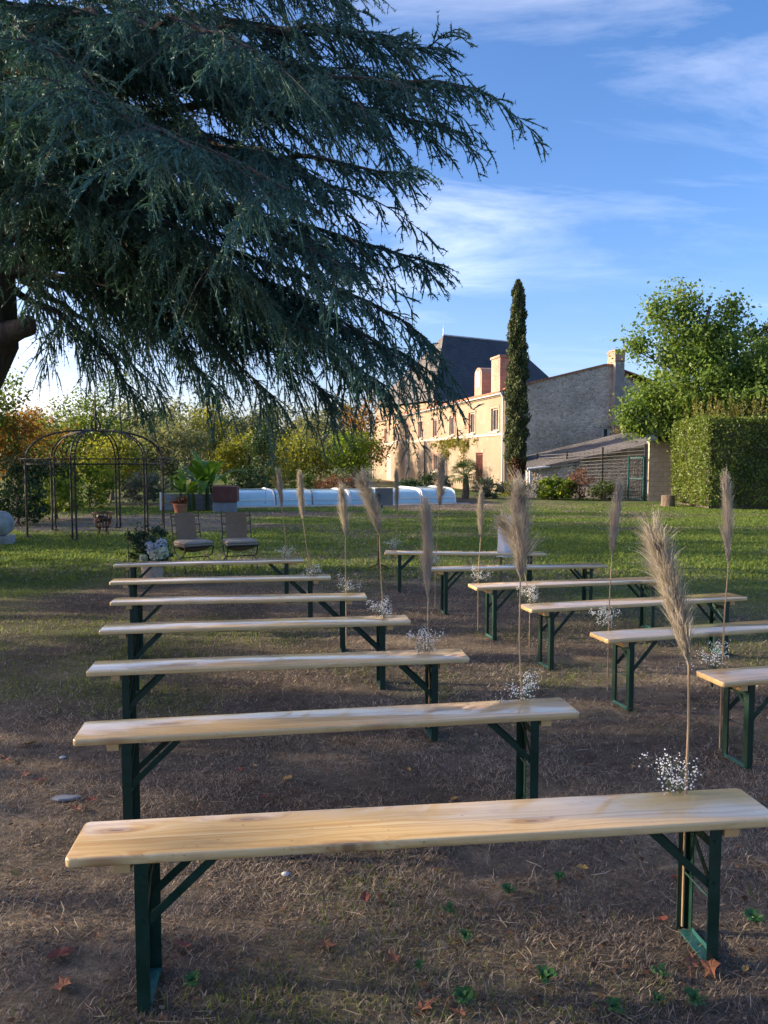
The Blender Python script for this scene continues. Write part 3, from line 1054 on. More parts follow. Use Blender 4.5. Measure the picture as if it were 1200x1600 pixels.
def make_wing():
    # local frame: x runs along the facade from its far end to the near corner, -y faces out (sunny side)
    L = 32.0
    far = Vector((HX, HY, 0)) + Vector((-.223, .975, 0)) * L
    rz = math.atan2(-.975, .223)
    t = empty('country_house', far, rz, 'long pale plastered two-storey house wing lit by evening sun behind the pool', 'house')
    ops, up = [], []
    for k in range(8):
        s = 1.45 + 3.62 * k
        up.append((L - s - .5, L - s + .5, 3.22, 4.42))
    door = (L - 4.35, L - 3.25, .55, 2.12)
    small = [(L - 12.6, L - 11.5, 1.0, 2.1)]
    mb = MB()
    wall_openings(mb, L, -.1, 5.0, up + [door] + small)
    # far gable end and back skin
    mb.add([(0, 0, -.1), (0, 11.2, -.1), (0, 11.2, 5), (0, 5.7, 6.5), (0, 0, 5)], [(0, 1, 2, 3, 4)])
    mb.add([(0, 11.2, -.1), (L, 11.2, -.1), (L, 11.2, 5), (0, 11.2, 5)], [(0, 1, 2, 3)])
    mb.build('wall', M['plaster'], t)
    for w_ in up + small:
        xa, xb, za, zb = w_
        f = MB()
        for c, d in (((xa + .045, .1, (za + zb) / 2), (.09, .07, zb - za)), ((xb - .045, .1, (za + zb) / 2), (.09, .07, zb - za)),
                     (((xa + xb) / 2, .1, zb - .045), (xb - xa - .18, .07, .09)), (((xa + xb) / 2, .1, za + .045), (xb - xa - .18, .07, .09)),
                     (((xa + xb) / 2, .1, (za + zb) / 2), (.06, .06, zb - za - .18))):
            f.box(c, d)
        fo = f.build('window', M['shutter'], t)
        MB().box(((xa + xb) / 2, .14, (za + zb) / 2), (xb - xa, .012, zb - za)).build('pane', M['glass'], fo)
        MB().box(((xa + xb) / 2, -.05, za - .05), (xb - xa + .24, .16, .1)).build('sill', M['limestone'], fo)
        s = MB()
        s.box((xa - .09, -.012, (za + zb) / 2 + .07), (.18, .03, zb - za + .14))
        s.box((xb + .09, -.012, (za + zb) / 2 + .07), (.18, .03, zb - za + .14))
        s.box(((xa + xb) / 2, -.012, zb + .07), (xb - xa, .03, .14))
        s.build('surround', M['brick'], fo)
    xa, xb, za, zb = door
    f = MB()
    for k in range(6):
        f.box((xa + .08 + k * (xb - xa - .16) / 5, .06, (za + zb) / 2), (.05, .05, zb - za))
    f.box(((xa + xb) / 2, .065, zb - .1), (xb - xa, .03, .06)).box(((xa + xb) / 2, .065, za + .2), (xb - xa, .03, .06))
    do = f.build('barred_window', M['barsred'], t)
    MB().box(((xa + xb) / 2, .16, (za + zb) / 2), (xb - xa, .02, zb - za)).build('pane', M['glass'], do)
    MB().box(((xa + xb) / 2, -.012, zb + .1), (xb - xa + .4, .03, .2)).build('lintel', M['brick'], do)
    MB().box((L / 2, -.03, 3.05), (L, .07, .13)).build('string_course', M['limestone'], t)
    MB().box((L / 2, -.04, 5.06), (L, .10, .15)).build('cornice', M['limestone'], t)
    MB().box((.14, -.02, 2.4), (.28, .05, 4.95)).build('corner_quoin', M['limestone'], t)
    MB().tube([(0, -.2, 5.1), (L, -.2, 5.1)], .07, 8).build('gutter', M['zinc'], t, smooth=True)
    MB().tube([(L - .12, -.2, 5.1), (L - .12, -.09, 4.85), (L - .12, -.09, .02)], .05, 8).build('downpipe', M['zinc'], t, smooth=True)
    MB().tube([(L - 14.4, -.12, 3.0), (L - 14.4, -.12, .0)], .055, 8).build('downpipe', M['iron_brown'], t, smooth=True)
    # blocked doorways under flaking limewash
    for s in (19.6, 25.6):
        n_ = 14
        o_ = [(L - s - .75, .1), (L - s + .75, .1), (L - s + .72, 1.9)]
        o_ += [(L - s + .72 * math.cos(a), 1.9 + .3 * math.sin(a)) for a in np.linspace(.2, math.pi - .2, n_)] + [(L - s - .72, 1.9)]
        m_ = MB()
        m_.add([(x, -.012, z) for x, z in o_], [tuple(range(len(o_)))])
        m_.build('blocked_doorway', M['limewash'], t)
    # roofs of clay tile, low pitch
    rf = MB()
    rf.add([(-.2, -.32, 5.12), (L - .02, -.32, 5.12), (L - .02, 5.7, 6.62), (-.2, 5.7, 6.62), (-.2, -.32, 5.2), (L - .02, -.32, 5.2), (L - .02, 5.7, 6.7), (-.2, 5.7, 6.7)],
           [(3, 2, 1, 0), (4, 5, 6, 7), (0, 1, 5, 4), (1, 2, 6, 5), (3, 0, 4, 7)])
    rf.add([(-.2, 11.5, 4.9), (L - .02, 11.5, 4.9), (L - .02, 5.7, 6.62), (-.2, 5.7, 6.62), (-.2, 11.5, 4.98), (L - .02, 11.5, 4.98), (L - .02, 5.7, 6.7), (-.2, 5.7, 6.7)],
           [(0, 1, 2, 3), (7, 6, 5, 4), (4, 5, 1, 0), (5, 6, 2, 1), (0, 3, 7, 4)])
    ro = rf.build('roof', M['tile'], t)
    c = MB().box((L - 3.3, 1.1, 6.3), (1.3, .75, 2.0)).box((L - 3.3, 1.1, 7.3), (1.42, .87, .12)).build('chimney', M['brick'], ro)
    c = MB()
    prof = [(-.6, 5.2), (-.6, 6.7)] + [(-.6 * math.cos(a), 6.7 + .4 * math.sin(a)) for a in np.linspace(.1, math.pi - .1, 9)] + [(.6, 6.7), (.6, 5.2)]
    k = len(prof)
    c.add([(L - 6.3 + x, .8, z) for x, z in prof] + [(L - 6.3 + x, 2.4, z) for x, z in prof],
          [tuple(reversed(range(k))) if False else tuple(range(k)), tuple(range(2 * k - 1, k - 1, -1))] + [(i, i + k, (i + 1) % k + k, (i + 1) % k) for i in range(k)])
    dm = c.build('dormer', M['brick'], ro)
    MB().box((L - 6.3, .78, 6.4), (.7, .05, .9)).build('dormer_window', M['white'], dm)
    # gable of rubble stone, set against the near end of the wing: local x -> P direction
    return t


house = make_wing()


def make_gable():
    rz = math.atan2(.223, .975)
    t = empty('stone_gable', (HX, HY, 0), rz, 'tall grey rubble stone gable wall with brick chimney right of the cypress', 'wall')
    op = (5.35, 5.95, 2.55, 3.45)
    L = 8.6
    top = lambda x: 5.25 + (x / 5.75) * 1.42 if x < 5.75 else 6.67 - (x - 5.75) * .62
    xs_ = sorted({.03, op[0], op[1], 5.75, L, *np.linspace(.03, L, 12)})
    mb = MB()
    for a, b in zip(xs_, xs_[1:]):
        za, zb = top(a), top(b)
        mid = (a + b) / 2
        if op[0] <= a and b <= op[1]:
            mb.add([(a, 0, -.1), (b, 0, -.1), (b, 0, op[2]), (a, 0, op[2])], [(0, 1, 2, 3)])
            mb.add([(a, 0, op[3]), (b, 0, op[3]), (b, 0, zb), (a, 0, za)], [(0, 1, 2, 3)])
        else:
            mb.add([(a, 0, -.1), (b, 0, -.1), (b, 0, zb), (a, 0, za)], [(0, 1, 2, 3)])
        mb.add([(a, 0, za), (b, 0, zb), (b, .4, zb), (a, .4, za)], [(0, 1, 2, 3)])
    xa, xb, za, zb = op
    mb.add([(xa, 0, za), (xb, 0, za), (xb, 0, zb), (xa, 0, zb), (xa, .3, za), (xb, .3, za), (xb, .3, zb), (xa, .3, zb)], [(0, 4, 5, 1), (1, 5, 6, 2), (2, 6, 7, 3), (3, 7, 4, 0)])
    mb.add([(L, 0, -.1), (L, .4, -.1), (L, .4, top(L)), (L, 0, top(L))], [(0, 1, 2, 3)])
    mb.build('wall', M['stone'], t)
    cp = MB()
    n = 20
    pts = [(x, top(x)) for x in np.linspace(0, L, n)]
    for (x0, z0), (x1, z1) in zip(pts, pts[1:]):
        cp.bar((x0, .16, z0 + .05), (x1, .16, z1 + .05), .52, .09)
    cp.build('coping', M['tile'], t)
    w_ = MB().box((xa + .1, .12, (za + zb) / 2), (.12, .06, zb - za)).box((xb - .14, .12, (za + zb) / 2), (.16, .06, zb - za)).box(((xa + xb) / 2, .12, zb - .06), (xb - xa - .3, .06, .1)).build('window', M['white'], t)
    MB().box(((xa + xb) / 2, .2, (za + zb) / 2), (xb - xa, .02, zb - za)).build('pane', M['glass'], w_)
    ch = MB().box((6.13, -.16, 4.55), (.52, .32, 4.6)).build('chimney_flue', M['render_grey'], t)
    MB().box((6.13, -.05, 7.05), (.56, .54, .55)).box((6.13, -.05, 7.36), (.64, .62, .08)).build('chimney_stack', M['brick'], ch)
    MB().tube([(6.5, -.08, 6.0), (6.5, -.08, 2.6)], .045, 8).build('downpipe', M['zinc'], t, smooth=True)
    c2 = MB().box((7.75, 3.0, 6.6), (.62, .62, 2.2)).box((7.75, 3.0, 7.72), (.7, .7, .1)).build('chimney_stack', M['brick'], t)
    return t


make_gable()


def make_pavilion():
    a, b = W(693, 523, 70.0), W(797, 536, 74.0)
    A = Vector((b.x - a.x, b.y - a.y, 0))
    half = A.length / 2
    c = Vector(((a.x + b.x) / 2, (a.y + b.y) / 2, 0))
    t = empty('manor_pavilion', c, math.atan2(A.y, A.x), 'tall manor block with steep dark slate hipped roof behind the house wing', 'building')
    zr, ze = a.z - .05, 6.6
    ex, ey = half + 4.6, 5.0
    w_ = MB().box((0, 0, ze / 2 - .1), (2 * ex - .6, 2 * ey - .6, ze - .1)).build('wall', M['plaster'], t)
    E4 = [(-ex, -ey, ze), (ex, -ey, ze), (ex, ey, ze), (-ex, ey, ze)]
    rd = [(-half, 0, zr), (half, 0, zr)]
    rf = MB().add(E4 + rd, [(0, 1, 5, 4), (1, 2, 5), (2, 3, 4, 5), (3, 2, 1, 0)]).build('roof', M['slate'], t)
    MB().add([E4[3], E4[0], rd[0]], [(0, 1, 2)]).build('hip_slope', M['old_and_sunlit_slate'], rf)  # left hip in paler slate than the rest, sunlight put into the colour
    MB().tube([(-half - .05, 0, zr + .03), (half + .05, 0, zr + .03)], .07, 8).build('ridge', M['zinc'], rf)
    for s in (-1, 1):
        MB().tube([(s * half, 0, zr), (s * half, 0, zr + .25), (s * half, 0, zr + .5), (s * half, 0, zr + .95)], [.1, .04, .06, .008], 8).build('finial', M['zinc'], rf, smooth=True)
    MB().box((0, -ey - .05, ze - .02), (2 * ex, .14, .2)).build('cornice', M['limestone'], t)
    return t


make_pavilion()


def make_leanto():
    t = empty('slate_lean_to', (6.6, 35.6, 0), 0, 'low lean-to shed with weathered slate roof behind the mesh fence', 'shed')
    base = Vector((6.6, 35.6, 0))
    A, B, C, D = W(824, 733, 35.0) - base, W(1012, 694, 34.2) - base, W(1006, 668, 38.2) - base, W(822, 712, 37.6) - base
    th = Vector((0, 0, -.12))
    MB().add([A, B, C, D, A + th, B + th, C + th, D + th], [(0, 1, 2, 3), (7, 6, 5, 4), (4, 5, 1, 0), (5, 6, 2, 1), (7, 4, 0, 3)]).build('roof', M['old_and_sunlit_slate'], t)
    A2, B2 = A + Vector((.05, .25, -.15)), B + Vector((-.15, .25, -.15))
    m_ = MB()
    m_.add([(A2.x, A2.y, -.05), (B2.x, B2.y, -.05), B2, A2, (A2.x, A2.y + .4, -.05), (B2.x, B2.y + .4, -.05), B2 + Vector((0, .4, .1)), A2 + Vector((0, .4, .1))],
           [(0, 1, 2, 3), (1, 5, 6, 2), (4, 0, 3, 7)])
    m_.build('wall', M['stone'], t)
    g0, g1 = W(824, 733, 34.9) - base, W(922, 722, 34.9) - base
    MB().tube([g0, g1], .06, 8).build('gutter', M['zinc'], t, smooth=True)
    MB().tube([W(828, 735, 34.9) - base, W(828, 768, 34.9) - base], .05, 8).build('downpipe', M['zinc'], t, smooth=True)
    p = [W(958, 676, 38.5) - base, W(1004, 672, 38.3) - base, W(1004, 652, 40) - base, W(962, 664, 40.4) - base]
    MB().add(p + [q_ + th for q_ in p], [(0, 1, 2, 3), (7, 6, 5, 4), (4, 5, 1, 0), (5, 6, 2, 1), (6, 7, 3, 2), (7, 4, 0, 3)]).build('tile_roof', M['tile'], t)
    MB().box((W(985, 700, 38.6).x - base.x, 3.2, 1.3), (1.7, .3, 2.6)).build('back_wall', M['render_grey'], t)
    return t


make_leanto()


def make_block_wall():
    x0, x1 = W(1013, 780, 32.2).x, W(1062, 780, 32.2).x
    y0 = 32.2
    t = empty('block_wall', (x0, y0, 0), 0, 'sunlit beige concrete block wall between mesh gate and hedge', 'wall')
    n = 12
    H = 2.46
    h = H / n
    MB().box(((x1 - x0) / 2, .12, H / 2), (x1 - x0 - .02, .16, H - .02)).build('mortar_core', M['mortar'], t)
    me = None
    wl = .42
    for k in range(n):
        x = -(k % 2) * wl / 2
        while x < x1 - x0 - .01:
            a, b = max(x, 0), min(x + wl, x1 - x0)
            if b - a > .04:
                MB().box(((a + b) / 2, .12 + random.uniform(-.004, .004), h * (k + .5)), (b - a - .012, .2, h - .012)).build('block', M['block'], t)
            x += wl
    MB().box(((x1 - x0) / 2, .12, H + .03), (x1 - x0 + .06, .28, .06)).build('coping', M['render_grey'], t)


make_block_wall()

# ------------------------------------------------------------------ mesh fence and gate
FP = [(840, 709, 36.5), (886, 706, 35.2), (942, 700, 33.8), (1009, 694, 32.4)]


def make_fence():
    P = [W(px, py, d) for px, py, d in FP]
    t = empty('mesh_fence', (P[0].x, P[0].y, 0), 0, 'dark wire mesh fence in front of the lean-to', 'fence')
    b0 = Vector((P[0].x, P[0].y, 0))
    for p in P:
        q_ = p - b0
        MB().box((q_.x, q_.y, p.z / 2), (.07, .07, p.z)).box((q_.x, q_.y, p.z + .012), (.085, .085, .024)).build('post', M['rubber'], t)
    for i, (a, b) in enumerate(zip(P, P[1:])):
        a_, b_ = a - b0, b - b0
        mb = MB()
        nrow = 15
        for k in range(nrow):
            f = (k + .4) / nrow
            mb.bar((a_.x, a_.y - .02, a.z * f), (b_.x, b_.y - .02, b.z * f), .024, .024)
        nc = int((b - a).length / .22)
        for k in range(1, nc):
            u = k / nc
            q_ = a_.lerp(b_, u)
            zt = a.z * (1 - u) + b.z * u
            if i < 2 or k < nc * .62:
                mb.bar((q_.x, q_.y - .028, .05), (q_.x, q_.y - .028, zt - .05), .010, .010)
        tag(mb.build('wire_panel', M['rubber'], t), kind='stuff')
    g0, g1 = W(982, 716, 32.7) - b0, W(1006, 714, 32.3) - b0
    gt = empty('mesh_gate', b0 + Vector((g0.x, g0.y, 0)), 0, 'narrow green framed mesh gate standing beside the block wall', 'gate')
    d = Vector((g1.x - g0.x, g1.y - g0.y, 0))
    z = 1.82
    f = MB()
    for o_ in (Vector((0, 0, 0)), d):
        f.box(o_ + Vector((0, -.06, z / 2 + .03)), (.06, .06, z))
    for zz2 in (.08, .95, z):
        f.bar(Vector((0.03, -.06, zz2)), d + Vector((-.03, -.06, zz2)), .05, .05)
    f.build('frame', M['greenworn'], gt)
    w_ = MB()
    for k in range(1, 8):
        q_ = d * k / 8
        w_.bar(q_ + Vector((0, -.06, .08)), q_ + Vector((0, -.06, z)), .008, .008)
    tag(w_.build('wire_panel', M['rubber'], gt), kind='stuff')


make_fence()

# ------------------------------------------------------------------ pool enclosure
def make_pool():
    a, b = Vector((-5.35, 27.7, 0)), Vector((2.85, 30.3, 0))
    d = b - a
    t = empty('pool_enclosure', a, math.atan2(d.y, d.x), 'low telescopic pool enclosure with white ribs and pale blue panels', 'pool cover')
    L = d.length
    nmod = 6
    wid = 3.8
    for k in range(nmod):
        s = 1 - .035 * (k if k < 3 else 5 - k)
        h, w_ = .60 * s, wid * s
        y0 = (wid - w_) / 2
        prof = [(y0, .06), (y0 + .06, h * .55), (y0 + .16, h * .80), (y0 + .42, h * .94), (y0 + 1.0, h), (y0 + w_ - 1.2, h), (y0 + w_ - .6, h * .9), (y0 + w_ - .22, h * .72), (y0 + w_ - .05, h * .45), (y0 + w_, .06)]
        x0, x1 = L * k / nmod, L * (k + 1) / nmod
        m_ = MB()
        n = len(prof)
        m_.add([(x0, y, z) for y, z in prof] + [(x1, y, z) for y, z in prof], [(i, i + n, i + n + 1, i + 1) for i in range(n - 1)])
        p = m_.build('panel', M['poly'], t, smooth=True)
        for xx in (x0 + .03, x1 - .03):
            MB().tube([(xx, y - (.012 if y < wid / 2 else -.012), z + .012) for y, z in prof], .028, 6).build('rib', M['white'] if k != 1 else M['greyboard'], p, smooth=True)
        MB().bar((x0 + .06, y0 - .012, h * .46), (x1 - .06, y0 - .012, h * .46), .03, .03).build('glazing_bar', M['white'], p)
        MB().box(((x0 + x1) / 2, y0 - .03, .035), (x1 - x0, .08, .07)).build('base_rail', M['galv'], p)
    for xx, nm in ((0, 'end_panel'), (L, 'end_panel')):
        h, w_ = .60, wid * .97
        y0 = (wid - w_) / 2
        prof = [(y0, .06), (y0 + .06, h * .55), (y0 + .16, h * .80), (y0 + .42, h * .94), (y0 + 1.0, h), (y0 + w_ - 1.2, h), (y0 + w_ - .6, h * .9), (y0 + w_ - .22, h * .72), (y0 + w_ - .05, h * .45), (y0 + w_, .06)]
        MB().add([(xx, y, z) for y, z in prof], [tuple(range(len(prof)))]).build(nm, M['poly'], t)
    cp = MB().box((L / 2, -.28, .02), (L + .8, .4, .045)).build('pool_coping', M['limestone'], t)


make_pool()

# ------------------------------------------------------------------ gazebo
def make_gazebo():
    c = Vector((-6.72, 18.0, 0))
    t = empty('iron_gazebo', c, 0, 'open wrought iron garden gazebo with domed ribs and finial', 'gazebo')
    rad = 1.53
    zr = 1.66
    zt = 2.42
    off = .045
    for k in range(6):
        a = R(-100 + 60 * k + 12)
        ca, sa = math.cos(a), math.sin(a)
        p = MB()
        for s in (-1, 1):
            ox, oy = -sa * off * s, ca * off * s
            p.tube([(rad * ca + ox, rad * sa + oy, 0), (rad * ca + ox, rad * sa + oy, zr)], .022, 8)
        for z in (.03, .35, .75, 1.15, 1.55):
            p.bar((rad * ca + sa * off, rad * sa - ca * off, z), (rad * ca - sa * off, rad * sa + ca * off, z), .014, .014)
        for s in (-1, 1):      # scrolls at the foot
            p.tube([(rad * ca - sa * (off + .012 + .05 * math.sin(u) * u / 4) * s, rad * sa + ca * (off + .012 + .05 * math.sin(u) * u / 4) * s, .03 + .14 * u / 4) for u in np.linspace(0, 4, 7)], .007, 5)
        po = p.build('post', M['iron_brown'], t, smooth=True)
        MB().box((rad * ca, rad * sa, .012), (.16, .16, .024), a).build('foot_plate', M['iron_brown'], po)
        rb = MB()
        for s in (-1, 1):
            ox, oy = -sa * off * s, ca * off * s
            pts = []
            for u in np.linspace(0, 1, 14):
                an = u * math.pi / 2
                rr = rad * math.cos(an) ** .75 if u < 1 else 0.0
                rr = max(rr, .07)
                zz2 = zr + (zt - zr) * math.sin(an) ** .85
                kx = 1 if rr > .25 else rr / .25
                pts.append((rr * ca + ox * kx, rr * sa + oy * kx, zz2))
            rb.tube(pts, .018, 6)
        rb.build('dome_rib', M['iron_brown'], t, smooth=True)
    for z, rr, r0 in ((zr + .1, rad + .12, .014), (zr - .02, rad, .012)):
        MB().tube([(rr * math.cos(a), rr * math.sin(a), z) for a in np.linspace(0, 2 * math.pi, 60, endpoint=False)], r0, 6, closed=True).build('ring', M['iron_brown'], t, smooth=True)
    mb = MB()
    for k in range(72):
        a = 2 * math.pi * k / 72
        mb.bar((rad * math.cos(a), rad * math.sin(a), zr - .02), ((rad + .12) * math.cos(a), (rad + .12) * math.sin(a), zr + .1), .006, .006)
    tag(mb.build('frieze', M['iron_brown'], t), kind='stuff')
    f = MB()
    for k in range(6):
        a = 2 * math.pi * k / 6
        f.tube([(math.cos(a) * q_, math.sin(a) * q_, z) for q_, z in ((.05, zt), (.12, zt + .09), (.10, zt + .18), (.045, zt + .26), (.015, zt + .33))], .013, 5)
    f.tube([(0, 0, zt - .03), (0, 0, zt + .3), (0, 0, zt + .36), (0, 0, zt + .42), (0, 0, zt + .75)], [.014, .02, .045, .02, .008], 8)
    f.build('finial', M['iron_brown'], t, smooth=True)


make_gazebo()


def make_brazier():
    t = empty('fire_basket', (-6.52, 17.75, 0), .2, 'rusty iron fire basket on the grass inside the gazebo', 'brazier')
    n = 14
    for k in range(n):
        a = 2 * math.pi * k / n
        MB().tube([(math.cos(a) * q_, math.sin(a) * q_, z) for q_, z in ((.12, .16), (.16, .22), (.185, .38), (.225, .52))], .011, 5).build('bar', M['rust'], t, smooth=True)
    for rr, z in ((.225, .52), (.19, .38), (.15, .2)):
        MB().tube([(rr * math.cos(a), rr * math.sin(a), z) for a in np.linspace(0, 2 * math.pi, 24, endpoint=False)], .013, 6, closed=True).build('hoop', M['rust'], t, smooth=True)
    MB().lathe([(0, .175), (.14, .18), (.14, .2), (0, .2)], 20).build('ash_plate', M['rust'], t)
    for k in range(4):
        a = math.pi / 4 + k * math.pi / 2
        MB().tube([(math.cos(a) * q_, math.sin(a) * q_, z) for q_, z in ((.12, .18), (.1, .1), (.16, .0))], .014, 6).build('leg', M['rust'], t, smooth=True)
    lg = MB()
    for k in range(4):
        a = k * 1.3
        lg.tube([(math.cos(a) * .14, math.sin(a) * .14, .36 + .03 * k), (-math.cos(a) * .12, -math.sin(a) * .12, .30 + .03 * k)], [.035, .03], 8)
    lg.build('charred_logs', M['rubber'], t)


make_brazier()


def sphere_prof(r_, n=14):
    return [(max(r_ * math.sin(math.pi * k / n), .0005), r_ - r_ * math.cos(math.pi * k / n)) for k in range(n + 1)]


sb = MB().lathe(sphere_prof(.27, 16), 28).build('stone_ball', M['stoneball'], smooth=True, loc=(-8.02, 16.0, .14))
tag(sb, 'round grey stone ball on a block at the left edge of the lawn', 'stone ball')
pl = MB().box((0, 0, .07), (.5, .5, .16)).build('stone_plinth', M['stoneball'], bevel=.015, loc=(-8.02, 16.0, 0), rz=.3)
tag(pl, 'low square stone plinth carrying the round ball', 'plinth')


# ------------------------------------------------------------------ benches
def rrect(hx, hy, r_, n=4):
    def f(ins):
        o_ = []
        for cx_, cy_, a0 in ((hx - r_, hy - r_, 0), (-hx + r_, hy - r_, 90), (-hx + r_, -hy + r_, 180), (hx - r_, -hy + r_, 270)):
            for k in range(n + 1):
                a = R(a0 + 90 * k / n)
                o_.append((cx_ + (r_ - ins) * math.cos(a), cy_ + (r_ - ins) * math.sin(a)))
        return o_
    return f


BL = 2.25


def make_bench():
    t = empty('beer_bench', (0, 0, 0))
    T = .031
    z1 = .525
    MB().stack(rrect(BL / 2, .125, .020), [(z1 - T, .005), (z1 - T + .002, .002), (z1 - T + .006, 0), (z1 - .007, 0), (z1 - .003, .0013), (z1 - .0007, .0035), (z1, .006)]).build('seat', M['wood'], t, smooth=True)
    for s in (-1, 1):
        x = s * (BL / 2 - .215)
        zt = z1 - T
        MB().box((x + s * .055, 0, zt - .0175), (.05, .215, .035)).build('batten', M['batten'], t, bevel=.003)
        for q_ in (-1, 1):
            y = q_ * .088
            # angle iron: two flanges
            lg = MB().box((x, y + q_ * .016, zt / 2), (.040, .004, zt))
            lg.box((x + s * .018, y - q_ * .003, zt / 2), (.004, .034, zt))
            lo = lg.build('leg', M['green'], t)
            for zz2 in (.445, .30):
                MB().tube([(x, y + q_ * .0175, zz2), (x, y + q_ * .0215, zz2)], .007, 8).build('rivet', M['green'], lo)
            MB().bar((x - s * .012, y + q_ * .009, .29), (x - s * .215, y + q_ * .004, zt - .006), .005, .026, up=(0, 1, 0) if False else (0, 0, 1)).build('brace', M['green'], t)
        MB().bar((x - s * .004, -.083, .43), (x - s * .004, .083, .43), .005, .03).build('cross_bar', M['green'], t)
        MB().bar((x - s * .010, -.083, .31), (x - s * .010, .083, .47), .004, .02).build('diagonal_stay', M['green'], t)
        MB().tube([(x - s * .004, -.083, .235), (x - s * .004, .083, .235)], .004, 6).build('stay_rod', M['green'], t)
        MB().box((x, 0, .012), (.042, .176, .006)).box((x + s * .02, 0, .022), (.003, .176, .02)).build('foot_bar', M['greenworn'], t)
    return t


LB = [(-.98, 2.27, 6.6), (-1.36, 3.27, 9.0), (-1.72, 4.35, 7.8), (-2.04, 5.41, 8.3), (-2.35, 6.5, 6.6), (-2.74, 7.58, 8.3), (-3.14, 8.83, 10.6)]
RB = [(1.86, 4.14, 13.0), (1.52, 5.14, 15.5), (1.20, 6.19, 15.5), (.88, 7.26, 13.5), (.50, 8.48, 8.5), (.0, 10.03, -3.5)]
ORD = ['nearest', 'second nearest', 'third nearest', 'fourth nearest', 'fifth nearest', 'sixth nearest', 'farthest']
ORDR = ['nearest', 'second nearest', 'third nearest', 'fourth nearest', 'fifth nearest', 'farthest']
proto = make_bench()
bench_pos = []
first = True
for side, arr, od in (('left', LB, ORD), ('right', RB, ORDR)):
    for i, (x, y, a) in enumerate(arr):
        o = proto if first else copy_tree(proto)
        first = False
        ca, sa = math.cos(R(a)), math.sin(R(a))
        c = Vector((x + ca * BL / 2 - sa * .125, y + sa * BL / 2 + ca * .125, 0))
        o.location = c
        o.rotation_euler = (0, 0, R(a))
        kx = {('left', 0): 1.045, ('left', 1): 1.04, ('left', 2): 1.01, ('left', 3): 1.01}.get((side, i), .985 if side == 'left' else .94)
        o.scale = (kx, 1, 1)
        o.location = c + Vector((ca, sa, 0)) * (kx - 1) * BL / 2
        extra = {('left', 0): ', filling the foreground', ('right', 5): ', with the white cloth behind it', ('left', 6): ', with blue flowers behind it', ('right', 0): ', cut by the picture edge'}.get((side, i), '')
        tag(o, f'pine bench on green legs, {od[i]} of the {side} rows{extra}', 'bench', f'benches of the {side} block')
        bench_pos.append((side, i, c, R(a)))


# ------------------------------------------------------------------ pampas stems
def plume_mesh(seed, bow=.1, full=1.0):
    """unit plume along +z, length 1"""
    r = np.random.default_rng(seed)
    Vl, nb = [], 95
    ph = r.random() * 6.28
    for k in range(nb):
        t0 = .02 + .80 * (k + r.random()) / nb
        az = ph + k * 2.4 + r.normal(0, .4)
        env = np.interp(t0, [0, .12, .35, .7, 1], [.35, .7, 1.0, .85, .5]) * full
        ln = np.interp(t0, [0, .3, .8], [.30, .34, .20]) * r.uniform(.7, 1.25)
        out = env * r.uniform(.05, .15)
        if r.random() < .2:
            out *= r.uniform(1.5, 2.3)
        ns = 22
        a2 = az + r.normal(0, .35, ns)
        l2 = ln * r.uniform(.45, 1.1, ns)
        o2 = out * r.uniform(.35, 1.25, ns)
        s0 = t0 + r.uniform(-.015, .05, ns)
        u = np.linspace(0, 1, 5)[None, :]
        zc = s0[:, None] + l2[:, None] * (u - .14 * u ** 3 * (o2[:, None] / .12))
        rr = o2[:, None] * u ** .8 + .006
        x = rr * np.cos(a2)[:, None] + bow * zc ** 2 + .012 * np.sin(9 * u + a2[:, None])
        y = rr * np.sin(a2)[:, None] + .012 * np.cos(8 * u + a2[:, None])
        w_ = .0035 * (1 - .75 * u) * r.uniform(.6, 1.3, ns)[:, None]
        pa = a2 + np.pi / 2 + r.normal(0, .8, ns)
        dx, dy = np.cos(pa)[:, None] * w_, np.sin(pa)[:, None] * w_
        Vl.append(np.stack([np.stack([x - dx, y - dy, zc], -1), np.stack([x + dx, y + dy, zc], -1)], 2).reshape(-1, 3))
    V = np.concatenate(Vl)
    m = len(V) // 10
    b = np.arange(m)[:, None] * 10
    Fq = np.concatenate([np.concatenate([b + 2 * k, b + 2 * k + 1, b + 2 * k + 3, b + 2 * k + 2], 1) for k in range(4)])
    return V, Fq


plume_objs = []
for k, (bw, fl) in enumerate(((.05, .8), (-.07, 1.15), (.0, 1.0), (-.05, .7))):
    V, Fq = plume_mesh(50 + k, bw, fl)
    me = np_mesh('plume', V, Fq, M['pampas']).data
    plume_objs.append(me)
for o in [o for o in bpy.data.objects if o.name.startswith('plume')]:
    bpy.data.objects.remove(o)

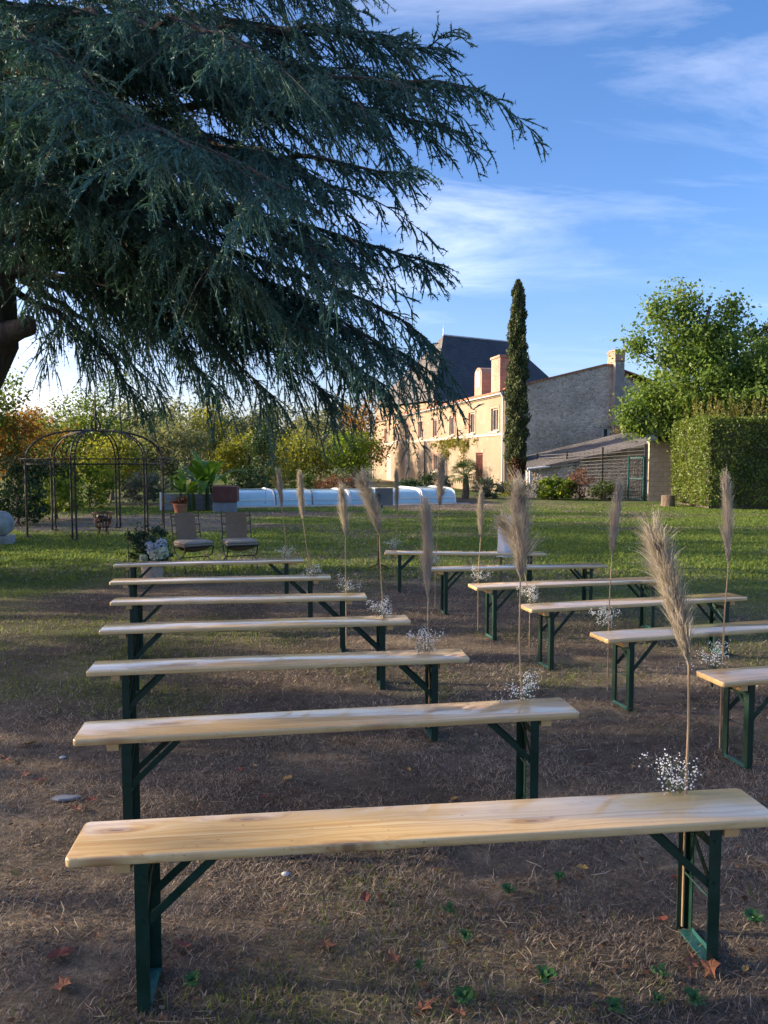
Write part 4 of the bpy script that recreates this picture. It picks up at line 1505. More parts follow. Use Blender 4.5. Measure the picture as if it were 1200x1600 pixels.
PS = [  # side, row, base x, base y, plume bottom px, plume top px, width factor, variant
    ('left', 0, 1.105, 2.735, (1076, 1040), (1026, 795), .40, 1, 'wide leaning'),
    ('left', 1, .70, 3.84, (813, 905), (812, 738), .56, 2, 'bushy upright'),
    ('left', 2, .29, 4.84, (669, 940), (670, 772), .36, 3, 'slim upright'),
    ('left', 3, .0, 5.89, (593, 838), (568, 728), .52, 1, 'nodding'),
    ('left', 4, -.35, 7.03, (540, 838), (533, 752), .42, 2, 'small upright'),
    ('left', 5, -.76, 8.02, (474, 818), (465, 732), .36, 0, 'slim'),
    ('left', 6, -1.21, 9.50, (441, 800), (433, 730), .36, 0, 'slim tilted'),
    ('right', 0, 2.0, 4.47, (1138, 885), (1138, 732), .34, 3, 'tall slim'),
    ('right', 1, 1.665, 5.62, (956, 872), (964, 745), .38, 0, 'slim straight'),
    ('right', 2, 1.26, 6.56, (818, 885), (786, 795), .62, 1, 'bushy, half hidden'),
    ('right', 3, .95, 7.68, (751, 842), (749, 762), .36, 0, 'short'),
    ('right', 4, .60, 8.91, (686, 792), (692, 708), .46, 2, 'tall'),
    ('right', 5, .15, 10.44, (620, 802), (621, 730), .36, 3, 'thin dark'),
]
gyp = []


def gyp_mesh(seed, n=190):
    r = np.random.default_rng(seed)
    # florets gathered in a loose cloud about 20 cm across
    c = r.normal(size=(26, 3)) * np.array([.055, .03, .035]) + np.array([0, 0, .07])
    P = c[r.integers(0, 26, n)] + r.normal(0, .014, (n, 3))
    s = r.uniform(.0022, .0048, n)[:, None]
    O = np.array([[1, 0, 0], [-1, 0, 0], [0, 1, 0], [0, -1, 0], [0, 0, 1], [0, 0, -.7]])
    V = (P[:, None, :] + O[None] * s[:, None, :]).reshape(-1, 3)
    fo = np.array([[0, 2, 4], [2, 1, 4], [1, 3, 4], [3, 0, 4], [2, 0, 5], [1, 2, 5], [3, 1, 5], [0, 3, 5]])
    Fq = (np.arange(n)[:, None, None] * 6 + fo[None]).reshape(-1, 3)
    fl = np_mesh('florets', V, Fq, M['petal_white'])
    mb = MB()
    for q_ in c:
        mb.tube([(0, 0, -.12), (q_[0] * .3, q_[1] * .3, -.02), q_ * .8, q_], [.0014, .0012, .001, .0008], 3, cap=False)
    for q_ in P[::3]:
        k = np.argmin(((c - q_) ** 2).sum(1))
        mb.tube([c[k], (c[k] + q_) / 2 + np.array([0, 0, -.004]), q_], [.0008, .0007, .0006], 3, cap=False)
    st = mb.build('stems', M['sprig'])
    a, b = fl.data, st.data
    bpy.data.objects.remove(fl)
    bpy.data.objects.remove(st)
    return a, b


gyps = [gyp_mesh(80 + k, 260 + 50 * k) for k in range(4)]
rr_ = random.Random(5)
GX_OFF = {('left', 0): -.035, ('left', 1): .01, ('left', 2): -.02, ('right', 0): -.05, ('right', 1): -.02}
for side, i, bx, by, pb, pt, wf, var, look in PS:
    od = ORD if side == 'left' else ORDR
    base = Vector((bx, by, 0))
    b = W(*pb, by) - base
    tp = W(*pt, by + rr_.uniform(-.03, .03)) - base
    t = empty('pampas_grass', base, 0, f'{look} beige pampas plume on the aisle end of the {od[i]} {side} bench', 'pampas grass', 'pampas plumes along the aisle')
    a0 = Vector((0, 0, .02))
    a1 = Vector((0, 0, .545))
    MB().tube([a0, a1, a1.lerp(b, .5) + Vector((rr_.uniform(-.008, .008), 0, 0)), b, b.lerp(tp, .35)], [.0052, .005, .0045, .0038, .0015], 7).build('stem', M['reed'], t, smooth=True)
    d = tp - b
    po = link_mesh('plume', plume_objs[var], None, t)
    Lp = d.length * .98
    zq = d.normalized()
    xq = Vector((1, 0, 0))
    xq = (xq - zq * xq.dot(zq)).normalized()
    yq = zq.cross(xq)
    mt = Matrix((xq, yq, zq)).transposed().to_4x4()
    wf2 = wf / .36 * Lp * .70
    po.matrix_basis = Matrix.Translation(b) @ mt @ Matrix.Diagonal((wf2, wf2, Lp, 1)) if True else None
    g = empty('babys_breath', base + Vector((GX_OFF.get((side, i), rr_.uniform(-.02, .02)), .012, .518)), rr_.uniform(-.5, .5), f'small white bunch of babys breath tied to the {od[i]} {side} bench', 'flowers', 'white bunches along the aisle')
    va = gyps[(i + (side == 'right')) % 4]
    tag(link_mesh('florets', va[0], None, g), kind='stuff')
    tag(link_mesh('stems', va[1], None, g), kind='stuff')
    sc = rr_.uniform(.9, 1.1)
    g.scale = (sc, sc, sc)


# ------------------------------------------------------------------ wrought iron chairs
def make_chair():
    t = empty('iron_chair', (0, 0, 0))
    w_, dep, zs, zb = .23, .22, .42, .92
    for s in (-1, 1):
        x = s * w_
        f = MB()
        n = 12
        # U under the seat resting on an arch
        f.tube([(x, dep * math.cos(a), zs - .02 - .17 * math.sin(a)) for a in np.linspace(0, math.pi, n)], .010, 6)
        f.tube([(x, dep * .95 * math.cos(a), .21 * math.sin(a)) for a in np.linspace(0, math.pi, n)], .010, 6)
        f.build('side_frame', M['rubber'], t, smooth=True)
        MB().tube([(x, dep, zs - .02), (x, dep + .03, zs + .12), (x, dep + .12, zb)], [.010, .010, .009], 6).build('back_post', M['rubber'], t, smooth=True)
        MB().tube([(x, -dep, zs - .02), (x, dep, zs - .02)], .009, 6).build('seat_rail', M['rubber'], t, smooth=True)
    for z, y in ((.22, 0.0),):
        MB().tube([(-w_, y, z), (w_, y, z)], .009, 6).build('stretcher', M['rubber'], t, smooth=True)
    for y in (-dep, dep):
        MB().tube([(-w_, y, zs - .02), (w_, y, zs - .02)], .009, 6).build('seat_rail', M['rubber'], t, smooth=True)

    def by(z):
        return dep + .03 + .09 * (z - zs - .12) / (zb - zs - .12)
    m_ = MB()
    zz2 = np.linspace(.46, .90, 9)
    xx = np.linspace(-.165, .165, 7)
    vs_ = [(x, by(z) - .012 + .025 * math.cos(x / .165 * 1.4) * math.sin((z - .46) / .44 * 3.1), z) for z in zz2 for x in xx]
    nb = len(vs_)
    vs_ += [(x, y + .012, z) for x, y, z in vs_]
    fs_ = [(j * 7 + i, j * 7 + i + 1, (j + 1) * 7 + i + 1, (j + 1) * 7 + i) for j in range(8) for i in range(6)]
    fs_ += [tuple(nb + q_ for q_ in reversed(f)) for f in fs_]
    m_.add(vs_, fs_)
    bo = m_.build('backrest', M['cloth'], t, smooth=True)
    for z in (.84, .71, .58):
        for s in (-1, 1):
            MB().box((s * .2, by(z) + .002, z), (.085, .012, .028)).build('strap', M['strap'], bo)
    c = MB().stack(rrect(.245, .235, .06), [(zs - .012, .03), (zs, .006), (zs + .03, 0), (zs + .055, .008), (zs + .068, .04)])
    co = c.build('cushion', M['cushion'], t, smooth=True)
    MB().tube([(x, y, zs + .028) for x, y in rrect(.247, .237, .06)(0)], .007, 5, closed=True).build('piping', M['strap'], co)
    sg = MB()
    vs_ = []
    for j in range(7):
        for i in range(7):
            u, v = i / 6 * 2 - 1, j / 6 * 2 - 1
            vs_.append((u * .2, v * .2, zs - .02 - .10 * (1 - v * v) * (.6 + .4 * (1 - u * u))))
    sg.add(vs_, [(j * 7 + i, (j + 1) * 7 + i, (j + 1) * 7 + i + 1, j * 7 + i + 1) for j in range(6) for i in range(6)])
    sg.build('sling_seat', M['strap'], t, smooth=True)
    return t


ch = make_chair()
ch.location = (-2.98, 11.95, 0)
ch.rotation_euler = (0, 0, R(38))
tag(ch, 'wrought iron chair with beige canvas back, behind the blue flowers', 'chair', 'pair of iron chairs')
c2 = copy_tree(ch)
c2.location = (-2.28, 12.1, 0)
c2.rotation_euler = (0, 0, R(22))
tag(c2, 'wrought iron chair with beige canvas back, standing clear to the right', 'chair', 'pair of iron chairs')


# ------------------------------------------------------------------ flower pot with hydrangeas
def make_bouquet():
    t = empty('flower_pot', (-3.27, 10.75, 0), 0, 'woven pot of blue and cream hydrangeas behind the farthest left bench', 'flower pot')
    MB().lathe([(.0, 0), (.115, 0), (.135, .05), (.155, .30), (.165, .34), (.15, .34), (.14, .28), (0, .27)], 28).build('pot', M['vase'], t, smooth=True)
    r = np.random.default_rng(9)
    for (x, y, z, s, m_) in ((.06, -.14, .50, .085, 'petal_blue'), (.16, -.08, .55, .085, 'petal_blue'), (-.0, -.08, .53, .07, 'petal_blue'), (.20, -.16, .45, .08, 'petal_cream'), (.11, -.18, .42, .08, 'petal_cream'), (-.06, -.18, .38, .05, 'petal_cream')):
        u = unit(r.normal(size=(260, 3)))
        C = u * s * r.uniform(.85, 1.05, (260, 1)) + np.array([x, y, z])
        V, Fq = leaf_quads(C, .032, r, aspect=.9)
        fh = np_mesh('hydrangea_head', V, Fq, M[m_], t)
        MB().tube([(x * .3, y * .3, .25), (x * .7, y * .7, .38), (x, y, z)], .005, 5).build('stalk', M['sprig'], fh)
    ell = [(-.15, .0, .52, .17, .15, .20, 30), (.05, .05, .50, .2, .15, .16, 26), (.15, -.1, .36, .16, .1, .08, 16), (-.22, .05, .68, .10, .1, .16, 12), (.02, .1, .68, .2, .1, .1, 12)]
    C, cen = clumps(ell, r, 26, .035, .3)
    V, Fq = leaf_quads(C, .045, r)
    np_mesh('foliage', V, Fq, LEAF['bouquet'], t)
    mb = MB()
    for q_ in cen:
        mb.tube([(0, 0, .28), (q_[0] * .5, q_[1] * .5, .30 + .4 * (q_[2] - .28)), q_], .003, 4, cap=False)
    mb.build('stems', M['sprig'], t)


make_bouquet()
tag(MB().tube([(0, 0, 0), (.005, 0, .4), (0, .005, .78)], .006, 6).build('thin_stake', M['iron_brown'], smooth=True, loc=(-3.62, 10.8, 0)), 'thin dark stake upright left of the flower pot', 'stake')


# ------------------------------------------------------------------ board stand and white cloth
def make_stand():
    t = empty('board_stand', (-.085, 12.1, 0), 0, 'grey square board on a thin rusty stand at the head of the aisle', 'stand')
    MB().tube([(0, 0, .03), (0, 0, .6), (0, .0, 1.15)], [.017, .015, .013], 8).build('post', M['rust'], t, smooth=True)
    for k in range(3):
        a = R(-90 + 120 * k)
        MB().tube([(0, 0, .10), (.1 * math.cos(a), .1 * math.sin(a), .05), (.19 * math.cos(a), .19 * math.sin(a), .008)], [.014, .013, .011], 6).build('foot', M['rust'], t, smooth=True)
    b = MB().box((.085, .03, 1.16), (.285, .016, .275)).build('board', M['greyboard'], t, bevel=.003)
    MB().box((-.005, .0, 1.14), (.03, .05, .15)).box((-.005, -.03, 1.18), (.05, .02, .03)).build('clamp', M['rubber'], b)
    MB().box((.05, .02, 1.0), (.035, .02, .05)).build('bracket', M['rubber'], b)


make_stand()


def make_cloth():
    # a sheet hung over a high chair back: peaked top, falling in soft folds
    t = empty('white_cloth', (1.76, 10.6, 0), R(-8), 'white cloth draped to a peak beside the farthest right bench', 'cloth')
    m_ = MB()
    nx_, nz_ = 15, 12
    wd = .20
    vs_ = []
    for j in range(nz_ + 1):
        v = j / nz_
        for i in range(nx_ + 1):
            u = i / nx_ * 2 - 1
            tp = .98 - .19 * abs(u + .0) ** 1.1 * (1 if u < 0 else 1.0)
            z = .40 + (tp - .40) * v
            x = u * wd * (1 - .12 * v) + .01 * math.sin(v * 4)
            y = -.05 + .05 * v + .022 * math.sin(u * 5.5 + 1) * (1 - .7 * v)
            vs_.append((x, y, z))
    k = nx_ + 1
    fs_ = [(j * k + i, j * k + i + 1, (j + 1) * k + i + 1, (j + 1) * k + i) for j in range(nz_) for i in range(nx_)]
    n = len(vs_)
    vs_ += [(x, y + .012 + .10 * (1 - (z - .4) / .58), z) for x, y, z in vs_]
    fs_ += [tuple(n + q_ for q_ in reversed(f)) for f in fs_]
    rim = [i for i in range(k)] + [j * k + nx_ for j in range(1, nz_ + 1)] + [nz_ * k + i for i in range(nx_ - 1, -1, -1)] + [j * k for j in range(nz_ - 1, 0, -1)]
    for a, b in zip(rim, rim[1:] + rim[:1]):
        fs_.append((b, a, n + a, n + b))
    m_.add(vs_, fs_)
    m_.build('drape', M['paper'], t, smooth=True)
    s = MB()
    for x in (-.13, .13):
        s.box((x, .03, .3), (.03, .03, .6)).box((x, .30, .22), (.03, .03, .44))
    s.box((0, .17, .43), (.3, .32, .03))
    s.build('chair_frame', M['strap'], t)


make_cloth()

# ------------------------------------------------------------------ planters beside the pool
X, Y = XY(351, 25.6)
t = empty('dark_red_planter', (X, Y, 0), .06, 'dark red box planter on a grey block left of the pool', 'planter')
MB().box((0, .1, .16), (.74, .5, .34)).build('block_base', M['basalt'], t, bevel=.01)
MB().box((.03, .1, .6), (.80, .6, .52)).build('box', M['corten'], t, bevel=.012)
X, Y = XY(268, 26.2)
t = empty('grey_retaining_wall', (X, Y, 0), .05, 'low blue-grey retaining wall behind the banana plants', 'wall')
for k in range(4):
    for j in range(3):
        MB().box((-.05 + k * .46 + (j % 2) * .1, .1, .1 + j * .19), (.45, .22, .18)).build('block', M['basalt'], t, bevel=.008)
MB().box((-.36, .02, .3), (.07, .1, .66)).build('white_post', M['white'], t)
X, Y = XY(281, 24.9)
t = empty('terracotta_pot', (X, Y, 0), 0, 'terracotta pot with a russet plant in front of the banana plants', 'pot')
MB().lathe([(0, 0), (.16, 0), (.22, .26), (.25, .27), (.25, .32), (.21, .32), (.2, .27), (0, .26)], 22).build('pot', M['terracotta'], t, smooth=True)
r = np.random.default_rng(4)
C, _ = clumps([(0, 0, .38, .26, .2, .12, 24)], r, 16, .05)
V, Fq = leaf_quads(C, .09, r)
np_mesh('foliage', V, Fq, LEAF['red'], t)


def make_banana(px, Yd, h, n, seed, label):
    r = np.random.default_rng(seed)
    x, y = XY(px, Yd)
    t = empty('banana_plant', (x, y, 0), 0, label, 'plant', 'banana plants by the pool')
    st = MB()
    for k in range(5):
        a = r.random() * 6.28
        st.tube([(math.cos(a) * .25, math.sin(a) * .18, 0), (math.cos(a) * .22, math.sin(a) * .16, h * .28), (math.cos(a) * .2, math.sin(a) * .15, h * .42)], [.07, .06, .045], 7)
    st.build('stem', LEAF['palm'], t, smooth=True)
    for k in range(n):
        a = r.uniform(0, 6.28)
        ln = h * r.uniform(.5, .75)
        lift = r.uniform(.5, 1.35) if k else 1.5
        m_ = MB()
        ns = 9
        vs_ = []
        p = Vector((math.cos(a) * .15, math.sin(a) * .12, h * .36))
        for j in range(ns):
            u = j / (ns - 1)
            el = lift - 1.7 * u * u * (1.35 - lift * .6)
            d = Vector((math.cos(a) * math.cos(el), math.sin(a) * math.cos(el), math.sin(el)))
            p = p + d * ln / (ns - 1)
            wd = .17 * h / 1.9 * math.sin(math.pi * min(1, .12 + .88 * u)) ** .7 + .004
            s = Vector((-math.sin(a), math.cos(a), 0))
            e = r.normal(0, .012)
            vs_ += [p + s * (wd + e) + Vector((0, 0, .05 * wd / .17)), p, p - s * (wd - e) + Vector((0, 0, .05 * wd / .17))]
        m_.add(vs_, [(3 * j + q_, 3 * j + q_ + 1, 3 * j + q_ + 4, 3 * j + q_ + 3) for j in range(ns - 1) for q_ in (0, 1)])
        m_.build('leaf', LEAF['banana'], t, smooth=True)


make_banana(322, 26.4, 2.1, 11, 3, 'taller bright green banana plant beside the red planter')
make_banana(292, 26.0, 1.45, 10, 5, 'shorter spreading banana plant left of the taller one')


# ------------------------------------------------------------------ palm, cypress, hedge, trees
def make_palm():
    r = np.random.default_rng(14)
    x, y = XY(727, 34.0)
    t = empty('fan_palm', (x, y, 0), 0, 'small fan palm with shaggy trunk in front of the barred window', 'palm')
    MB().tube([(0, 0, 0), (.03, 0, .5), (0, .02, 1.0)], [.17, .15, .13], 10).build('trunk', M['logm'], t, smooth=True)
    for k in range(24):
        a = k * 2.4
        el = 1.3 - 1.9 * k / 24
        ln = r.uniform(.65, .95)
        d = Vector((math.cos(a) * math.cos(el), math.sin(a) * math.cos(el), math.sin(el)))
        hub = Vector((0, 0, 1.05)) + d * ln * .5
        s = d.cross(Vector((0, 0, 1))).normalized()
        u = s.cross(d)
        m_ = MB()
        m_.tube([(0, 0, 1.0), hub], .012, 4)
        for j in range(13):
            b = R(-80 + 160 * j / 12)
            e = (d * math.cos(b) + s * math.sin(b)).normalized()
            tip = hub + e * ln * .6 - Vector((0, 0, .10 + .08 * abs(math.sin(b))))
            w_ = (u.cross(e)).normalized() * .022
            mid = hub + e * ln * .35 + u * .02
            m_.add([hub, mid + w_, tip, mid - w_], [(0, 1, 2, 3)])
        m_.build('frond', LEAF['palm'], t)


make_palm()


def make_cypress():
    r = np.random.default_rng(15)
    x, y = XY(806, 37.0)
    h = 10.2
    t = empty('cypress_tree', (x, y, 0), 0, 'tall narrow columnar cypress standing in front of the house corner', 'tree')
    n = 21000
    z = .9 + (h - .9) * r.random(n) ** .92
    prof = np.interp(z, [.9, 1.6, 3, 6, 8.5, 9.7, h], [.34, .52, .60, .55, .42, .30, .06])
    a = r.random(n) * 6.283
    lump = 1 + .18 * np.sin(a * 3 + z * 2.3) + .15 * np.sin(a * 5 - z * 4.1) + .12 * np.sin(z * 9 + a) + np.abs(r.normal(0, .05, n))
    rad = prof * .80 * lump * (r.random(n) ** .35)
    C = np.stack([rad * np.cos(a), rad * np.sin(a), z], 1)
    dirs = np.stack([np.cos(a) * .35, np.sin(a) * .35, np.ones(n)], 1)
    V, Fq = leaf_quads(C, .17, r, 0, .34, dirs)
    np_mesh('crown', V, Fq, LEAF['cypress'], t)
    n = 2200
    z = .15 + 1.7 * r.random(n)
    a = r.random(n) * 6.283
    rad = .42 * r.random(n) ** .4
    C = np.stack([rad * np.cos(a), rad * np.sin(a) - .1, z], 1)
    V, Fq = leaf_quads(C, .12, r, 0, .5)
    tag(np_mesh('dead_foliage', V, Fq, LEAF['deadcyp'], t), 'browned dead foliage at the foot')
    MB().tube([(0, 0, -.05), (.02, 0, 3), (0, 0, 8.8)], [.2, .14, .03], 9).build('trunk', M['bark'], t, smooth=True)


make_cypress()


def make_hedge():
    r = np.random.default_rng(16)
    x0, y0 = 11.25, 26.9
    wx, wy, h = 7.0, 3.2, 3.22
    t = empty('clipped_hedge', (x0, y0, 0), 0, 'square clipped green hornbeam hedge at the right, topped with loose shoots', 'hedge')
    MB().box((wx / 2 + .15, wy / 2 + .1, h / 2 - .1), (wx - .2, wy - .3, h - .25)).build('inner_twigs', M['bark'], t)

    def face(n, f):
        u, v = r.random(n), r.random(n)
        return f(u, v, np.abs(r.normal(0, .09, n)) - .12 + .10 * np.sin(u * 23 + v * 9) * np.sin(v * 13))
    C = np.concatenate([
        face(21000, lambda u, v, e: np.stack([u * wx, -e, v * h], 1)),
        face(11000, lambda u, v, e: np.stack([-e, u * wy, v * h], 1)),
        face(9000, lambda u, v, e: np.stack([u * wx, v * wy, h + e * .8], 1))])
    C = C[C[:, 2] > .12]
    V, Fq = leaf_quads(C, .085, r)
    np_mesh('clipped_leaves', V, Fq, LEAF['hedge'], t)
    cs = []
    stems = MB()
    for k in range(190):
        bx_, by_ = r.uniform(.1, wx), r.uniform(.2, wy)
        L_ = r.uniform(.35, .95)
        lean = r.normal(0, .13, 2)
        s = np.linspace(0, 1, int(26 * L_ + 8))
        cs.append(np.stack([bx_ + lean[0] * s, by_ + lean[1] * s, h + L_ * s], 1) + r.normal(0, .045, (len(s), 3)) * (1.2 - s[:, None]))
        stems.tube([(bx_, by_, h - .1), (bx_ + lean[0], by_ + lean[1], h + L_)], [.006, .003], 3, cap=False)
    V, Fq = leaf_quads(np.concatenate(cs), .085, r)
    sh = np_mesh('loose_shoots', V, Fq, LEAF['shoot'], t)
    stems.build('shoot_stems', M['bark'], sh)


make_hedge()
t = empty('cut_log', (*XY(1044, 28.6), 0), 0, 'short cut log section standing at the foot of the hedge', 'log')
MB().lathe([(.0, 0), (.27, 0), (.25, .1), (.24, .38), (.22, .42), (0, .425)], 16).build('bark_body', M['logm'], t, smooth=True)

# big deciduous tree over the hedge
x, y = XY(1098, 31.5)
e = [(0, 0, 4.2, 2.5, 2.2, 1.9, 110), (-1.2, 0, 3.6, 1.4, 1.3, 1.1, 46), (1.6, .3, 4.6, 2.0, 1.6, 1.7, 70), (-.6, 0, 6.0, 1.5, 1.4, 1.1, 50), (.3, 0, 6.6, .9, .9, .9, 24), (2.6, 0, 5.2, 1.6, 1.4, 1.5, 50), (2.4, -.3, 3.8, 1.6, 1.4, 1.2, 40)]
for px, py, rr2 in ((1028, 470, .35), (1062, 462, .32), (1080, 466, .3), (1142, 470, .4), (995, 520, .35), (1008, 600, .6), (990, 640, .5), (1105, 500, .4), (1050, 500, .5), (985, 630, .3)):
    p = W(px, py, 31.5)
    e.append((p.x - x, 0, p.z - .45, rr2 * .6, rr2 * .6, .7, 8))
leaf_tree('maple_tree', 'broad fresh green deciduous tree rising behind the clipped hedge', 'tree', x, y, e, 'lime', .15, 31, per=95, spread=.30, trunk_r=.2, shell=.35, limbs=30)
x, y = XY(1215, 41)
leaf_tree('evergreen_oak', 'dark rounded tree farther back at the right picture edge', 'tree', x, y, [(0, 0, 5.6, 3.6, 3.0, 3.9, 170), (-1.6, 0, 4.2, 2.4, 2, 2.6, 70)], 'dark', .23, 32, per=75, spread=.33, trunk_r=.25, shell=.5)

# shrubs round the house
SH = [  # px, Y, half width m, height m, leaf, size, clumps, name, label
    (635, 33.6, .50, .95, 'dark', .10, 34, 'round_shrub', 'small dark round shrub behind the pool under the pale doorway'),
    (679, 34.4, .85, 1.15, 'dark', .10, 50, 'round_shrub', 'wider dark shrub left of the fan palm'),
    (797, 36.0, .55, .85, 'yellow', .09, 26, 'yellow_shrub', 'small yellow-green shrub at the foot of the cypress'),
    (762, 34.6, .75, .9, 'grey', .12, 26, 'grey_shrub', 'sprawling grey-green shrub right of the fan palm'),
    (862, 33.4, .95, .95, 'bright', .17, 46, 'canna_clump', 'bright green broad-leaved clump at the left end of the fence'),
    (906, 33.2, .62, 1.35, 'red', .07, 40, 'bronze_shrub', 'rounded bronze-brown shrub before the mesh fence'),
    (945, 32.8, .62, .85, 'green', .09, 30, 'low_shrub', 'low green shrub before the mesh fence, beside the gate'),
    (395, 33.0, .95, 1.65, 'dark', .11, 60, 'round_shrub', 'dark rounded shrub behind the left end of the pool'),
    (522, 34.0, .9, 1.1, 'red', .10, 36, 'russet_shrub', 'russet low shrub behind the middle of the pool'),
    (480, 35.5, .8, 1.0, 'green', .10, 34, 'low_shrub', 'low green shrub behind the pool'),
    (445, 37.0, 1.2, 1.8, 'yellow', .12, 44, 'yellow_shrub', 'yellowing shrub behind the middle of the pool'),
    (228, 30.0, 1.0, 1.35, 'grey', .13, 44, 'pampas_clump', 'pale grassy clump beyond the gazebo'),
    (88, 22.5, .85, 1.25, 'bright', .10, 56, 'sunlit_shrub', 'bright backlit yellow-green shrub behind the gazebo at left'),
    (28, 20.5, .75, 1.15, 'dark', .09, 46, 'dark_shrub', 'dark leafy shrub behind the stone ball'),
    (140, 27.5, 1.1, 1.7, 'bright', .11, 60, 'sunlit_shrub', 'sunlit shrub behind the fire basket'),
]
for k, (px, Yd, hw, h, lf, sz, nc, nm, lb) in enumerate(SH):
    x, y = XY(px, Yd)
    leaf_tree(nm, lb, 'shrub', x, y, [(0, 0, h * .5, hw, hw * .8, h * .48, nc)], lf, sz, 100 + k, per=42, spread=.11, trunk_r=.035, shell=.45, limbs=8, stem='stem', foliage='foliage')

# climbing vine on the facade
fx, fy = Vector((-.223, .975, 0)), Vector((-.975, -.223, 0))
b = Vector((HX, HY, 0)) + fx * 8.2
t = empty('climbing_vine', b, math.atan2(-.975, .223), 'thin yellowing vine trained along the house front under the windows', 'vine')
r = np.random.default_rng(77)
C, cen = clumps([(0, -.12, 2.75, 4.3, .1, .26, 90), (-1.5, -.12, 2.1, 1.3, .1, .6, 22), (2.0, -.12, 2.2, .7, .1, .6, 12)], r, 17, .14, .1)
V, Fq = leaf_quads(C, .14, r)
np_mesh('foliage', V, Fq, LEAF['vine'], t)
for s in (-3.2, -1.4, 1.9):
    MB().tube([(s, -.06, 0), (s + .1, -.07, 1.2), (s - .1, -.06, 2.5), (s + .8, -.06, 2.8)], [.03, .025, .02, .01], 5).build('stem', M['bark'], t, smooth=True)

# trees of the park, left and behind
TR = [  # px, Y, base crown z, top z, half width, leaf, size, clumps, shell, name, label
    (28, 31, .6, 3.9, 2.0, 'orange', .13, 110, .4, 'copper_tree', 'copper-brown autumn tree at the far left behind the gazebo'),
    (-25, 29, 1.2, 5.3, 1.6, 'green', .14, 60, .3, 'park_tree', 'green tree cut by the left picture edge above the copper tree'),
    (152, 38, 1.0, 5.9, 2.0, 'green', .14, 52, .25, 'airy_tree', 'tall airy green tree rising behind the gazebo finial'),
    (100, 36, .5, 4.0, 2.0, 'green', .15, 80, .4, 'park_tree', 'rounded green tree between copper tree and airy tree'),
    (175, 33, .4, 2.8, 1.4, 'yellow', .13, 60, .4, 'park_tree', 'yellow-green small tree inside the right arch of the gazebo'),
    (222, 50, .5, 5.4, 2.4, 'wood', .20, 80, .4, 'woodland_tree', 'grey-green woodland tree right of the gazebo'),
    (268, 44, .3, 4.0, 2.1, 'wood', .18, 70, .4, 'woodland_tree', 'hazy grey-green tree above the pale grassy clump'),
    (300, 60, 1.0, 7.4, 2.6, 'wood', .22, 70, .4, 'woodland_tree', 'tall grey-green woodland tree above the banana plants'),
    (330, 50, 1.0, 6.0, 1.5, 'yellow', .17, 44, .3, 'birch_tree', 'slim yellowing birch above the taller banana plant'),
    (352, 58, .5, 5.6, 2.4, 'wood', .2, 70, .4, 'woodland_tree', 'woodland tree right of the yellow birch'),
    (390, 46, .4, 3.4, 1.9, 'yellow', .17, 60, .4, 'park_tree', 'yellow-green tree above the dark round shrub'),
    (430, 60, .5, 6.4, 2.6, 'wood', .22, 80, .4, 'woodland_tree', 'broad woodland tree behind the pool middle'),
    (470, 44, .4, 3.4, 1.6, 'yellow', .16, 56, .4, 'park_tree', 'golden green small tree behind the pool middle'),
    (500, 54, .5, 5.4, 2.2, 'wood', .2, 70, .4, 'woodland_tree', 'woodland tree left of the bright yellow-green one'),
    (552, 43, .4, 3.5, 1.3, 'bright', .15, 60, .4, 'park_tree', 'bright yellow-green tree at the far corner of the house'),
    (560, 60, 1.2, 6.6, 1.8, 'orange', .2, 46, .4, 'park_tree', 'orange-brown tree showing above the bright tree by the house'),
    (410, 40, .8, 3.9, .35, 'dark', .11, 34, .3, 'ivy_trunk', 'slim dark ivy-covered trunk behind the pool'),
    (60, 27, .3, 1.9, 1.2, 'dark', .12, 56, .4, 'dark_laurel', 'dark laurel bush under the copper tree'),
    (190, 42, .3, 3.0, 2.0, 'dark', .17, 60, .4, 'dark_laurel', 'dark bush in the shade right of the gazebo'),
    (120, 52, .5, 4.6, 3.0, 'wood', .2, 70, .4, 'woodland_tree', 'woodland mass behind the airy tree'),
    (30, 48, .5, 5.0, 3.2, 'wood', .2, 70, .4, 'woodland_tree', 'woodland tree behind the copper tree'),
    (240, 70, .5, 6.2, 4.0, 'wood', .26, 80, .4, 'woodland_tree', 'far woodland tree filling the gap right of the gazebo'),
    (370, 75, .5, 6.6, 4.5, 'wood', .28, 90, .4, 'woodland_tree', 'far woodland tree behind the yellow birch'),
    (500, 78, .5, 7.0, 4.5, 'wood', .28, 90, .4, 'woodland_tree', 'far woodland tree behind the orange-brown one'),
]
for k, (px, Yd, z0, z1, hw, lf, sz, nc, sh, nm, lb) in enumerate(TR):
    x, y = XY(px, Yd)
    rr3 = random.Random(k)
    cz = (z0 + z1) / 2
    hz = (z1 - z0) / 2
    e = [(0, 0, cz, hw, hw * .9, hz * .9, nc)]
    for j in range(5):
        a = rr3.uniform(0, 6.28)
        e.append((math.cos(a) * hw * .7, math.sin(a) * hw * .6, cz + rr3.uniform(-.6, .75) * hz, hw * .45, hw * .45, hz * .4, max(5, nc // 8)))
    leaf_tree(nm, lb, 'tree', x, y, e, lf, sz, 200 + k, per=44, spread=.17 + .006 * Yd * .6, trunk_r=.05 + .03 * hw, shell=sh, limbs=14, group='trees of the park beyond the lawn')

